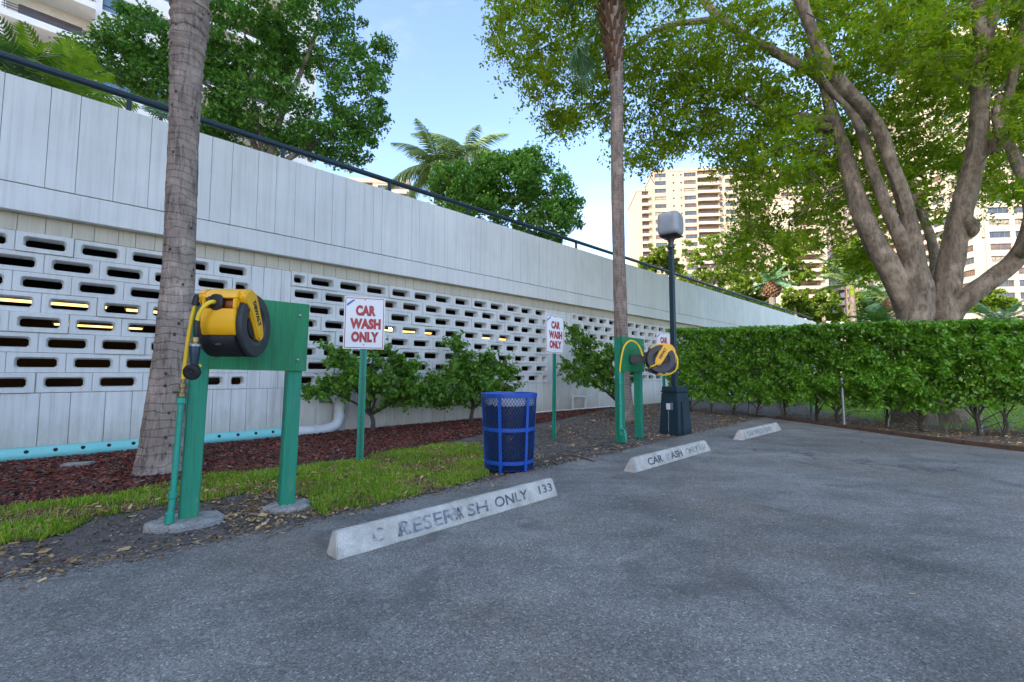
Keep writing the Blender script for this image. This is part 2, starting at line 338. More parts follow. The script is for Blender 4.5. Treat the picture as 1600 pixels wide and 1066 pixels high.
def sheet(name, pts, z, mat):
    me = bpy.data.meshes.new(name); me.from_pydata([(p[0], p[1], z) for p in pts], [], [tuple(range(len(pts)))]); me.materials.append(mat)
    bm = bmesh.new(); bm.from_mesh(me); bmesh.ops.recalc_face_normals(bm, faces=bm.faces)
    for f in bm.faces:
        if f.normal.z < 0: f.normal_flip()
    bm.to_mesh(me); bm.free()
    o = link(name, me); o['kind'] = 'structure'; return o
def text_mesh(body, size, bold=0, mat=None, align='CENTER', xs=1.0, extr=.0015, space=1.0, line=1.0):
    cu = bpy.data.curves.new('t', 'FONT'); cu.body = body; cu.size = size; cu.align_x = align; cu.align_y = 'CENTER'; cu.offset = bold; cu.extrude = extr
    cu.space_character = space; cu.space_line = line; cu.resolution_u = 3
    o = bpy.data.objects.new('t', cu); COL.objects.link(o)
    dg = bpy.context.evaluated_depsgraph_get(); me = bpy.data.meshes.new_from_object(o.evaluated_get(dg))
    bpy.data.objects.remove(o); bpy.data.curves.remove(cu)
    me.materials.clear(); me.materials.append(mat)
    if xs != 1: me.transform(Matrix.Diagonal((xs, 1, 1, 1)))
    return me
def quads(name, V, mat, parent=None, kind='stuff'):                      # V: (N,4,3) array of loose quads
    V = np.asarray(V, dtype=np.float32); n = len(V); me = bpy.data.meshes.new(name)
    me.vertices.add(n * 4); me.vertices.foreach_set('co', V.reshape(-1)); me.loops.add(n * 4); me.loops.foreach_set('vertex_index', np.arange(n * 4, dtype=np.int32))
    me.polygons.add(n); me.polygons.foreach_set('loop_start', np.arange(0, n * 4, 4, dtype=np.int32)); me.polygons.foreach_set('loop_total', np.full(n, 4, dtype=np.int32))
    me.materials.append(mat); me.update(calc_edges=True)
    return link(name, me, parent, kind=kind)
def unit(a): return a / np.maximum(np.linalg.norm(a, axis=1, keepdims=True), 1e-6)
def leaves(C, size, aspect=.55, up=.6, droop=.3, jitter=.35, fold=.12):
    """leaf quads (base, side, tip, side) spread about the points C"""
    C = np.asarray(C, dtype=np.float64); n = len(C)
    t = rng.normal(size=(n, 3)); t[:, 2] -= droop; t = unit(t)
    nn = rng.normal(size=(n, 3)); nn[:, 2] += up * 2; nn = nn - t * (nn * t).sum(1, keepdims=True); nn = unit(nn); w = np.cross(t, nn)
    s = (size * (1 + jitter * rng.uniform(-1, 1, n)))[:, None]
    a = C - t * s * .5; b = C + t * s * .5; m = C - t * s * .05 + nn * s * fold
    return np.stack([a, m + w * s * aspect * .5, b, m - w * s * aspect * .5], 1)
def clump(centers, radii, per, flat=.7):
    c = np.repeat(np.asarray(centers, float), per, 0); r = np.repeat(np.asarray(radii, float), per)
    o = unit(rng.normal(size=(len(c), 3))) * (rng.uniform(0, 1, len(c)) ** .45)[:, None] * r[:, None]; o[:, 2] *= flat
    return c + o
def blob_centers(blobs, n):
    """n clump centres near the skin of a set of ellipsoids (x,y,z,rx,ry,rz)"""
    B = np.asarray(blobs, float); w = B[:, 3] * B[:, 4] + B[:, 4] * B[:, 5] + B[:, 3] * B[:, 5]; i = rng.choice(len(B), n, p=w / w.sum())
    d = unit(rng.normal(size=(n, 3))) * (rng.uniform(.35, 1, n) ** .6)[:, None]
    return B[i, :3] + d * B[i, 3:]
def smooth_path(pts, k=5):
    P = [Vector(p) for p in pts]; out = []
    for i in range(len(P) - 1):
        p0 = P[max(i - 1, 0)]; p1 = P[i]; p2 = P[i + 1]; p3 = P[min(i + 2, len(P) - 1)]
        for j in range(k):
            t = j / k; out.append(.5 * ((2 * p1) + (p2 - p0) * t + (2 * p0 - 5 * p1 + 4 * p2 - p3) * t * t + (3 * p1 - p0 - 3 * p2 + p3) * t ** 3))
    return out + [P[-1]]
def smooth_vals(v, k=5):
    out = []
    for i in range(len(v) - 1): out += [v[i] + (v[i + 1] - v[i]) * j / k for j in range(k)]
    return out + [v[-1]]

# ================================================================== THE GROUND
edge = [G(-700, 1040), G(0, 910), G(120, 888), G(260, 862), G(380, 838), G(500, 813), G(600, 792), G(690, 770), G(760, 752), G(860, 731), G(960, 709), G(1060, 684), G(1130, 668), G(1195, 653)]
edge[0] = edge[1] + (edge[1] - edge[5]).normalized() * 6
curb = [G(1208, 655), G(1300, 668), G(1390, 681), G(1500, 696), G(1600, 708)]
cdir = (curb[-1] - curb[0]).normalized(); curb.append(curb[-1] + cdir * 12)
def jag(P, n, a):
    out = []
    for p, q in zip(P[:-1], P[1:]):
        for j in range(n):
            r = p.lerp(q, j / n); w = (q - p).normalized(); out.append(r + Vector((-w.y, w.x, 0)) * a * mnoise.noise(r * 5.3) + Vector((-w.y, w.x, 0)) * a * .5 * mnoise.noise(r * 17))
    return out + [P[-1]]
ejag = jag(edge, 14, .035)
sheet('ground', [(-700, -300), (700, -300), (700, 900), (-700, 900)], -.03, MT['ground'])
sheet('planting_bed', [edge[0] + Vector((-8, 6, 0)), edge[0] + Vector((.3, -.3, 0))] + [p + Vector((.12, -.12, 0)) for p in edge[1:]] + [curb[0] + Vector((.2, .1, 0)), (9, 14, 0), (16, 24, 0), (6, 28, 0)], -.012, MT['soil'])
lot = MB(); pts = [Vector((p.x, p.y, 0)) for p in ejag] + [Vector((p.x, p.y, 0)) for p in curb] + [Vector((30, -14, 0)), Vector((-22, -26, 0))]
lot.prism([(p.x, p.y) for p in pts], (0, 0, 0), (1, 0, 0), (0, 1, 0), (0, 0, 1), -.05, .014)
lot.build('parking_lot', MT['asphalt'], kind='structure')
sheet('lawn', [(8.3, 13), (7.9, 10.2), (8.2, 8.7), (9.5, 7.9), (11, 7.2), (16, 2), (60, -20), (140, 70), (120, 130), (30, 60), (16, 26)], -.004, MT['lawn'])
sheet('fence_bed', [(5.9, 10.4), (6.2, 7.6), (6.65, 5.9), (8.0, 0), (16, 2), (11, 7.25), (9.5, 7.95), (8.2, 8.75), (7.95, 10.2), (8.3, 13), (6.2, 12.9)], .002, MT['soil'])

# ================================================================== GARAGE WALL (local frame: x along the wall, y into the building, z up)
W0 = Vector((-5.838, 5.339, 0)); WRZ = R(90 - 45.6)
wd = Vector((math.cos(WRZ), math.sin(WRZ), 0)); wb = Vector((-math.sin(WRZ), math.cos(WRZ), 0))
def WP(s, b, z): return W0 + wd * s + wb * b + Vector((0, 0, z))
gar = thing('garage_building', 'long white concrete parking garage with pierced block screen and board-marked parapet', 'garage', W0, WRZ)
S0, S1 = -5.0, 37.5; YL = .15
def boards(name, s0, s1, z0, z1, y, th, mat, wmin, wmax, back=.03):
    s = s0; rr = random.Random(name + str(s0)); cache = {}
    while s < s1 - .01:
        w = round(rr.uniform(wmin, wmax) / .03) * .03
        if s + w > s1 - .08: w = s1 - s
        key = round(w, 3)
        if key not in cache: cache[key] = MB().bx(.0022, w - .0022, 0, th, z0, z1).mesh(name, mat, bevel=.003, seg=1)
        link(name, cache[key], gar, (s, y - rr.uniform(0, .006), 0)); s += w
MB().bx(S0, S1, .03, .24, 3.275, 4.545).build('parapet_backing', MT['gap'], gar)
boards('parapet_board', S0, S1, 3.268, 4.55, 0.0, .034, MT['fascia'], .16, .40)
MB().bx(S0, S1, .002, .42, 2.935, 3.258).build('fascia_beam', MT['fascia'], gar, bevel=.006, seg=1)
MB().bx(S0, S1, .02, .4, 3.258, 3.275).build('beam_joint', MT['gap'], gar)
ZB, RH = .771, .244
screens = [(-3.09, 2.529, .5109, 11, 0), (3.13, 9.63, .52, 12.5, 1), (10.65, 17.15, .52, 12.5, 1), (17.85, 24.35, .52, 12.5, 1)]
gaps = [(S0, -3.09), (2.529, 3.13), (9.63, 10.65), (17.15, 17.85), (24.35, S1)]
boards('wall_board', S0, S1, -.1, ZB - .004, YL, .035, MT['white'], .20, .36)
for a, b in gaps: boards('pier_board', a, b, ZB + .001, 2.721, YL, .035, MT['white'], .14, .30)
boards('cream_board', S0, S1, 2.725, 2.934, YL, .035, MT['cream'], .18, .24)
MB().bx(S0, S1, YL + .034, YL + .30, -.1, ZB - .006).build('wall_backing', MT['gap'], gar)
MB().bx(S0, S1, YL + .034, YL + .30, 2.727, 2.934).build('band_backing', MT['gap'], gar)
for a, b in gaps: MB().bx(a + .002, b - .002, YL + .034, YL + .30, ZB - .006, 2.727).build('pier_backing', MT['gap'], gar)
def block_mb(L, proud, m=None, ox=0, oz=0, oy=0):
    m = m or MB(); hw = (L - .165) / 2 if L > .4 else .075; hh = .052; c = .022; g = .0015; ch = .006
    x0, x1, z0, z1 = g, L - g, g, RH - g; cx, cz = L / 2, RH / 2; d = .15
    def rect(i): return [(x0 + i, z0 + i), (x0 + i, z0 + i), (x1 - i, z0 + i), (x1 - i, z0 + i), (x1 - i, z1 - i), (x1 - i, z1 - i), (x0 + i, z1 - i), (x0 + i, z1 - i)]
    def octo(e): a, b = hw + e, hh + e; return [(cx - a, cz - b + c), (cx - a + c, cz - b), (cx + a - c, cz - b), (cx + a, cz - b + c), (cx + a, cz + b - c), (cx + a - c, cz + b), (cx - a + c, cz + b), (cx - a, cz + b - c)]
    rings = [([(x0 if k in (0, 1, 6, 7) else x1, z0 if k < 4 else z1) for k in range(8)], d), (rect(0), -proud + ch), (rect(ch), -proud), (octo(.018), -proud), (octo(.006), -proud + .03), (octo(0), .07), (octo(0), d)]
    vs_ = [(x + ox, y + oy, z + oz) for r_, y in rings for x, z in r_]; n = len(rings)
    fs = [(i * 8 + j, i * 8 + (j + 1) % 8, ((i + 1) % n) * 8 + (j + 1) % 8, ((i + 1) % n) * 8 + j) for i in range(n) for j in range(8)]
    fs = [f for f in fs if len({tuple(round(q, 5) for q in vs_[k]) for k in f}) > 2]
    return m.add(vs_, fs)
bcache = {}; rr = random.Random(3)
for si, (a, b, L, cnt, par) in enumerate(screens):
    rest = MB()
    for row in range(8):
        s = a; half_first = (row % 2 == 1) if par else False
        tail_half = (not half_first and par) or (not par and row % 2 == 0)
        xs = []
        if half_first: xs.append((s, L / 2)); s += L / 2
        if not par and row % 2 == 0: xs.append((s, L / 2)); s += L / 2; 
        while s + L < b + .02: xs.append((s, L)); s += L
        if b - s > .1: xs.append((s, b - s))
        for (x, l) in xs:
            pr = .026 if rr.random() < .27 else rr.choice([0, .002, .004]); key = (round(l, 3), pr)
            if si < 3:
                if key not in bcache: bcache[key] = block_mb(l, pr).mesh('screen_block', MT['block'])
                link('screen_block', bcache[key], gar, (x, YL, ZB + row * RH))
            else: block_mb(l, pr, rest, x, ZB + row * RH, YL)
    if si == 3: rest.build('far_screen_blocks', MT['block'], gar, kind='stuff')
# inside the garage
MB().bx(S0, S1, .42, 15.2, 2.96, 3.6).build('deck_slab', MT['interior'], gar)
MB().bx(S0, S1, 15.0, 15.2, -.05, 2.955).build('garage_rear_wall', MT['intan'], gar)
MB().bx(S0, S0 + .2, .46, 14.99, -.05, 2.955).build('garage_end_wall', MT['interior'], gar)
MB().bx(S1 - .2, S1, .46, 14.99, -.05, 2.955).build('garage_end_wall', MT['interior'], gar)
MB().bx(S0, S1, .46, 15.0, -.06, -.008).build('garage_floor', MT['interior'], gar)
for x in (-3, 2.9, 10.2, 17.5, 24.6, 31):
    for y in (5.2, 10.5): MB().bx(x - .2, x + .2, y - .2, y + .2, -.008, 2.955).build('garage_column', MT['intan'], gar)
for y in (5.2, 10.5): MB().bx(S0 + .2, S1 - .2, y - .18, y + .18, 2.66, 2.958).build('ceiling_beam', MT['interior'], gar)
MB().bx(-1.6, -1.0, 2.2, 2.6, 1.05, 1.65).build('pipe_chase', MT['intan'], gar)
for (x0, x1, y, z) in [(-8.0 + 4.6, -1.3, 6.7, 2.56), (-1.0, 1.2, 6.7, 2.56), (1.5, 3.6, 6.9, 2.56), (8.6, 10.8, 7.2, 2.56), (13.2, 15.4, 7.5, 2.56), (-2.8, -.6, 12.0, 2.5), (.2, 2.4, 12.0, 2.5), (5.2, 7.2, 12.2, 2.5)]:
    fx = thing('ceiling_light', 'lit warm fluorescent strip light under the garage ceiling behind the block screen', 'light', WP((x0 + x1) / 2, y, z), WRZ, 'fluorescent strips inside the garage')
    w = (x1 - x0) / 2
    MB().bx(-w, w, -.09, .09, .05, .12).build('fixture', MT['signwhite'], fx)
    MB().bx(-w + .04, w - .04, -.05, .05, 0.0, .048).build('tube', MT['tube'], fx)
lb = thing('bulb_light', 'small bright warm bulb glowing through the screen just right of the near car wash sign', 'light', WP(7.2, 4.0, 2.25), WRZ)
MB().lathe([(.001, 0), (.05, .03), (.06, .08), (.035, .15), (.03, .2)], 10).build('bulb', MT['bulb'], lb, smooth=True)
MB().lathe([(.035, .2), (.035, .73)], 8).build('holder', MT['interior'], lb)

# handrail on the parapet
hr = thing('handrail', 'dark navy metal handrail running along the top of the white parapet', 'railing', W0, WRZ)
MB().tube([(S0, .11, 4.80), (10, .11, 4.80), (20, .11, 4.795), (S1 - .5, .11, 4.79)], .047, 10).build('rail', MT['navy'], hr, smooth=True)
pm = MB().bx(-.028, .028, -.022, .022, 4.55, 4.77).bx(-.045, .045, -.05, .05, 4.55, 4.558).mesh('post', MT['navy'])
jm = MB().lathe([(.051, -.05), (.051, .05)], 10, axis=(1, 0, 0)).mesh('rail_joint', MT['navy'], smooth=True)
for k in range(-2, 19):
    s = .93 + 1.985 * k
    if s < S1: link('post', pm, hr, (s, .11, 0))
    if k % 3 == 0 and s < S1: link('rail_joint', jm, hr, (s + .35, .11, 4.8))

# drain pipe along the foot of the wall
dp = thing('drain_pipe', 'teal perforated drain pipe turning into a white elbow pipe at the foot of the wall', 'pipe', W0, WRZ)
PR, PY, PZ = .085, .03, .055
MB().tube([(S0, PY, PZ), (-2, PY, PZ), (1, PY, PZ), (3.12, PY, PZ)], PR, 18).build('perforated_section', MT['teal'], dp, smooth=True)
hm = MB().lathe([(.0005, .003), (.021, .002), (.024, -.004)], 10, axis=(0, -.88, .47)).mesh('drain_hole', MT['dark'])
s = -4.9
while s < 3.05: link('drain_hole', hm, dp, (s, PY - PR * .88, PZ + PR * .47)); s += .243
pth = smooth_path([(3.12, PY, PZ), (3.5, PY, PZ), (3.74, PY, PZ + .01), (3.90, PY, PZ + .06), (3.96, PY, PZ + .17), (3.965, PY, PZ + .34), (3.965, PY, PZ + .40), (3.95, PY + .01, PZ + .48), (3.90, PY + .05, PZ + .545), (3.84, PY + .10, PZ + .57), (3.80, YL + .02, PZ + .575)], 4)
MB().tube(pth, PR * 1.02, 18).build('white_elbow', MT['pvc'], dp, smooth=True)
for (p, ax) in [((3.16, PY, PZ), (1, 0, 0)), ((3.56, PY, PZ), (1, 0, 0)), ((3.965, PY, PZ + .22), (0, 0, 1)), ((3.965, PY, PZ + .36), (0, 0, 1))]:
    MB().lathe([(PR * 1.03, -.035), (PR * 1.13, -.03), (PR * 1.13, .03), (PR * 1.03, .035)], 18, p, ax).build('coupling', MT['pvc'], dp, smooth=True)
MB().bx(3.66, 3.97, YL - .018, YL + .0, .50, .74).build('wall_plate', MT['grey'], dp, bevel=.004)
# small condensate pipes at the far pier
cpipe = thing('condensate_pipe', 'thin white plastic pipe with a hooked elbow on the pier behind the far sign', 'pipe', W0, WRZ)
MB().tube(smooth_path([(10.62, .1, -.02), (10.62, .1, .30), (10.64, .1, .36), (10.72, .09, .37), (11.0, .08, .36), (11.12, .07, .34), (11.15, .06, .26), (11.15, .06, .05)], 4), .032, 10).build('pipe', MT['pvc'], cpipe, smooth=True)
MB().tube([(8.6, .05, .03), (9.6, .04, .035), (10.7, .05, .03), (12.6, .05, .02)], .02, 8).build('ground_run', MT['pvc'], cpipe, smooth=True)
MB().tube(smooth_path([(9.95, .12, 1.72), (10.02, .12, 1.3), (10.08, .11, .95), (10.16, .12, .82), (10.06, .12, .4), (9.98, .12, .1)], 4), .011, 6).build('conduit', MT['pvc'], cpipe, smooth=True)

# ================================================================== CAR-WASH STANDS
def hose_reel(loc, rz, label, sign=1):
    t = thing('hose_reel', label, 'hose reel', loc, rz, 'yellow hose reels on the green stands'); ex, ez, ey = (1, 0, 0), (0, 0, 1), (0, -1, 0)
    X, Y, Z = (1, 0, 0), (0, 1, 0), (0, 0, 1)
    pr = lambda m, poly, a, b: m.prism(poly, (0, 0, 0), X, Z, Y, a, b)
    top = [(-.15, .145), (-.12, .185), (-.05, .215), (.06, .222), (.12, .215), (.175, .185), (.205, .145)]
    h = pr(MB(), top, -.118, .128)
    low = [(.213, .080), (.218, .03), (.214, -.03), (.20, -.075), (.19, -.082), (.10, -.082), (.10, .080)]
    pr(h, low, -.122, .128)
    pr(h, [(.208, .146), (.213, .079), (.12, .079), (.12, .146)], -.120, -.098); pr(h, [(.208, .146), (.213, .079), (.12, .079), (.12, .146)], .104, .128)
    h.build('housing', MT['yellow'], t, True, .007)
    pr(MB(), [(.125, .147), (.125, .078), (.10, .078), (.10, .147)], -.098, .104).build('slot_back', MT['black'], t)
    MB().lathe([(.03, -.05), (.034, -.04), (.034, .04), (.03, .05)], 14, (.15, .055, .112), Y).build('inner_drum', MT['orange'], t, True)
    MB().lathe([(.018, -.02), (.05, -.018), (.052, .0), (.05, .018), (.018, .02)], 18, (.205, -.012, .118), (1, 0, -.15)).build('hose_guide', MT['black'], t, True)
    for k in (-1, 1): MB().lathe([(.006, -.03), (.009, 0), (.006, .03)], 8, (.225, -.012 + k * .045, .12), Z).build('guide_roller', MT['greyplastic'], t, True)
    lowh = pr(MB(), [(.196, -.084), (.192, -.13), (.165, -.175), (.11, -.205), (-.06, -.205), (-.13, -.16), (-.165, -.06), (-.15, .14), (.09, .14), (.09, -.084)], -.116, .120)
    lowh.build('lower_housing', MT['black'], t, True, .008)
    MB().bx(.186, .1945, -.018, .022, -.142, -.132).build('badge', MT['greyplastic'], t)
    for sd in (-1, 1):
        y0 = .122 * sd
        ring = [(.198, 0), (.204, .010), (.204, .036), (.196, .046), (.128, .046), (.118, .038), (.085, .018), (.07, .016), (.03, .016)]
        MB().lathe([(r_, z) for r_, z in ring], 40, (0, y0, -.005), (0, sd, 0)).build('side_disc', MT['greyplastic'], t, True)
        MB().lathe([(.085, .018), (.085, .028), (.05, .034), (.001, .034)], 24, (0, y0, -.005), (0, sd, 0)).build('hub', MT['black'], t, True)
        arm = [(.10, .221), (.155, .198), (.178, .17), (.16, .12), (.105, .085), (.06, .02), (-.005, -.085), (-.03, -.102), (-.062, -.100), (-.086, -.078), (-.090, -.045), (-.07, .02), (-.01, .14), (.03, .205)]
        a = MB(); a.prism(arm, (0, 0, 0), X, Z, Y, *(sorted((.116 * sd, .178 * sd))))
        ao = a.build('side_arm', MT['yellow'], t, True, .012, 3)
        # lettering along the arm, on its outer face
        me = text_mesh('DEWALT', .050, .0024, MT['black'], extr=.001, xs=.86)
        dx, dz = Vector((-.105, 0, -.175)).normalized(), None
        if sd < 0: dx = -dx
        nrm = Vector((0, sd, 0)); up = nrm.cross(dx)
        mt = Matrix((dx, up, nrm)).transposed().to_4x4(); mt.translation = Vector((.022, .1792 * sd, .072))
        me.transform(mt); link('lettering', me, ao)
    t.scale = (1, .80, 1)
    br = MB(); br.bx(-.225, -.14, -.05, .05, -.07, .10); br.build('swivel_bracket', MT['black'], t, False, .006)
    return t

def hose_stand(loc, rz, w, label, foot=True):
    t = thing('hose_stand', label, 'hose stand', loc, rz, 'green wooden hose stands')
    for x, zt, hw in ((0, 1.545, .056), (w, 1.535, .052)):
        m = MB(); m.box((x, .055, zt / 2), (hw * 2, .105, zt)); p = m.build('post', MT['green'], t, False, .006)
    MB().bx(.045 if foot else -.06, w + .075, -.022, -.001, 1.035, 1.555).build('board', MT['greenply'], t, False, .003)
    bm_ = MB().lathe([(.012, 0), (.012, .006), (.007, .010), (.001, .011)], 8, axis=(0, -1, 0)).mesh('bolt', MT['steel'], True)
    for x in (.075 if foot else .0, w + .01):
        for z in (1.12, 1.46): link('bolt', bm_, t, (x, -.022, z))
    if foot:
        for x, rx, ry in ((.0, .225, .17), (w + .02, .165, .155)):
            n = 34; m = MB(); r_ = random.Random(int(x * 100)); ph = r_.random() * 6
            out = [(x + rx * math.cos(2 * math.pi * k / n) * (1 + .08 * math.sin(3 * 2 * math.pi * k / n + ph) + r_.uniform(-.03, .03)), .05 + ry * math.sin(2 * math.pi * k / n) * (1 + .08 * math.cos(2 * 2 * math.pi * k / n) + r_.uniform(-.03, .03))) for k in range(n)]
            inn = [(x + (a - x) * .86, .05 + (b - .05) * .86) for a, b in out]; mid = [(x + (a - x) * .45, .05 + (b - .05) * .45) for a, b in out]
            V = [(a, b, -.02) for a, b in out] + [(a, b, .018 + r_.uniform(-.004, .006)) for a, b in out] + [(a, b, .034 + r_.uniform(-.004, .006)) for a, b in inn] + [(a, b, .042 + r_.uniform(-.005, .005)) for a, b in mid] + [(x, .05, .045)]
            F = [(q * n + k, q * n + (k + 1) % n, (q + 1) * n + (k + 1) % n, (q + 1) * n + k) for q in range(3) for k in range(n)] + [(3 * n + k, 3 * n + (k + 1) % n, 4 * n) for k in range(n)]
            V = [(a + .012 * mnoise.noise(Vector((a * 22, b * 22, 1))), b + .012 * mnoise.noise(Vector((a * 22, b * 22, 7))), c_ + (.010 * mnoise.noise(Vector((a * 30, b * 30, 3))) if c_ > 0 else 0)) for a, b, c_ in V]
            m.add(V, F).build('footing', MT['footing'], t, False)
    return t
PL, PRR = Vector((-2.155, 3.146, 0)), Vector((-1.673, 3.511, 0)); u1 = (PRR - PL); a1 = math.atan2(u1.y, u1.x)
st1 = hose_stand(PL, a1, u1.length, 'near green wooden hose stand on two rough concrete footings beside the thick palm', True)
st1.rotation_euler[1] = R(1.2)
# riser pipe of the near stand
MB().tube(smooth_path([(-.105, -.03, .0), (-.100, -.03, .12), (-.096, -.03, .2), (-.090, -.03, .82)], 3), .019, 10).build('riser_pipe', MT['greenpipe'], st1, True)
MB().lathe([(.02, 0), (.027, .005), (.027, .07), (.02, .075)], 10, (-.104, -.03, .03)).build('pipe_sleeve', MT['greenpipe'], st1, True)
MB().lathe([(.02, 0), (.026, .004), (.026, .04), (.02, .045)], 10, (-.098, -.03, .19)).build('pipe_sleeve', MT['greenpipe'], st1, True)
MB().lathe([(.02, 0), (.028, .005), (.028, .04), (.02, .045)], 8, (-.090, -.03, .80)).build('green_valve', MT['greenpipe'], st1, True)
MB().lathe([(.013, 0), (.026, .005), (.026, .025), (.016, .03), (.016, .06), (.022, .065), (.022, .09), (.012, .095), (.012, .13)], 10, (-.089, -.03, .845)).build('brass_fitting', MT['brass'], st1, True)
MB().lathe([(.002, -.03), (.012, -.028), (.012, .028), (.002, .03)], 8, (-.112, -.03, .885), (1, 0, 0)).build('valve_handle', MT['brass'], st1, True)
MB().tube(smooth_path([(-.089, -.03, .965), (-.082, -.04, 1.15), (-.070, -.05, 1.34), (-.058, -.055, 1.44), (-.045, -.06, 1.49)], 5), .0125, 10).build('supply_hose', MT['yhose'], st1, True)
MB().tube(smooth_path([(-.052, -.058, 1.46), (-.044, -.062, 1.515), (-.02, -.075, 1.52), (.0, -.08, 1.49)], 4), .024, 10).build('hose_elbow', MT['black'], st1, True)
MB().tube(smooth_path([(-.03, -.07, 1.50), (.02, -.10, 1.42), (.07, -.15, 1.32), (.12, -.19, 1.22)], 4), .0125, 10).build('reel_hose', MT['yhose'], st1, True)
RC = Vector((-1.80, 2.985, 1.318))
re1 = hose_reel(RC, R(-86), 'near yellow and black hose reel with a spray gun hanging from its hose', 1)
MB().tube(smooth_path([(.20, -.012, .118), (.25, -.025, .112), (.275, -.055, .08), (.28, -.085, .03), (.275, -.10, -.02)], 5), .0125, 10).build('hose', MT['yhose'], re1, True)
nz = MB().lathe([(.016, 0), (.018, -.01), (.016, -.09), (.013, -.1)], 12, (.275, -.1, -.0)).build('strain_relief', MT['black'], re1, True)
MB().lathe([(.013, 0), (.022, -.004), (.022, -.03), (.017, -.034), (.017, -.045)], 12, (.275, -.102, -.1)).build('hose_coupling', MT['brass'], re1, True)
sg = thing('spray_gun', 'black spray gun hanging below the near yellow hose reel', 'spray gun', RC + Vector((.0205, .0014, 0)), R(-86))
MB().lathe([(.024, -.14), (.030, -.15), (.027, -.20), (.021, -.25), (.018, -.275), (.001, -.28)], 12, (.276, -.104, 0)).build('grip', MT['navy2'], sg, True)
MB().lathe([(.026, -.14), (.032, -.144), (.032, -.156), (.026, -.16)], 12, (.276, -.104, 0)).build('collar', MT['steel'], sg, True)
MB().lathe([(.012, -.05), (.025, -.03), (.044, -.01), (.048, .006), (.044, .02), (.03, .024), (.012, .02), (.008, .026), (.001, .027)], 18, (.285, -.105, -.305), (1, .0, -.25)).build('spray_head', MT['black'], sg, True)
MB().tube([(.262, -.125, -.26), (.262, -.14, -.27), (.27, -.14, -.285)], .006, 6).build('trigger', MT['yhose'], sg)
MB().tube([(.258, -.085, -.262), (.255, -.075, -.275)], .006, 6).build('flow_lever', MT['yhose'], sg)

QL, QR = Vector((1.634, 6.811, 0)), Vector((2.037, 7.281, 0)); u2 = QR - QL; a2 = math.atan2(u2.y, u2.x)
st2 = hose_stand(QL, a2, u2.length, 'far green wooden hose stand between the slim palm and the dark lamp cabinet', False)
MB().tube([(-.095, .0, .12), (-.095, .0, 1.03)], .024, 10).build('riser_pipe', MT['greenpipe'], st2, True)
for z in (.2, .55, .85): MB().lathe([(.025, 0), (.032, .004), (.032, .03), (.025, .034)], 10, (-.095, 0, z)).build('pipe_sleeve', MT['greenpipe'], st2, True)
MB().tube(smooth_path([(-.095, -.0, .2), (-.13, -.06, .2), (-.2, -.12, .19), (-.24, -.15, .12), (-.245, -.155, .06)], 4), .017, 8).build('hose_bib', MT['greenpipe'], st2, True)
MB().tube(smooth_path([(-.095, .0, 1.02), (-.09, -.02, 1.2), (-.06, -.06, 1.40), (.04, -.12, 1.49), (.14, -.19, 1.42), (.17, -.24, 1.26)], 5), .0135, 8).build('supply_hose', MT['yhose'], st2, True)
RC2 = Vector((2.20, 6.86, 1.225))
re2 = hose_reel(RC2, R(-9), 'far yellow and black hose reel swung out towards the lamp cabinet', -1)
MB().tube(smooth_path([(-.02, -.185, -.05), (-.09, -.20, -.09), (-.15, -.17, -.12), (-.16, -.08, -.14)], 4), .0125, 8).build('hose', MT['yhose'], re2, True)
MB().tube(smooth_path([(.205, -.01, .11), (.245, -.03, .0), (.23, -.05, -.14), (.15, -.06, -.215), (.03, -.07, -.24), (-.05, -.08, -.215)], 5), .0125, 8).build('slack_hose', MT['yhose'], re2, True)
MB().lathe([(.016, 0), (.02, .02), (.02, .08), (.026, .1), (.026, .13), (.012, .15)], 10, (-.05, -.08, -.225), (-1, -.2, .45)).build('hose_stop', MT['black'], re2, True)
bk = MB(); bk.box((-.30, .0, -.0), (.26, .08, .12)); bk.build('mounting_arm', MT['black'], re2, False, .01)
bk = MB(); bk.box((-.24, .02, .0), (.14, .09, .14)); bk.build('mounting_arm', MT['black'], re1, False, .01)

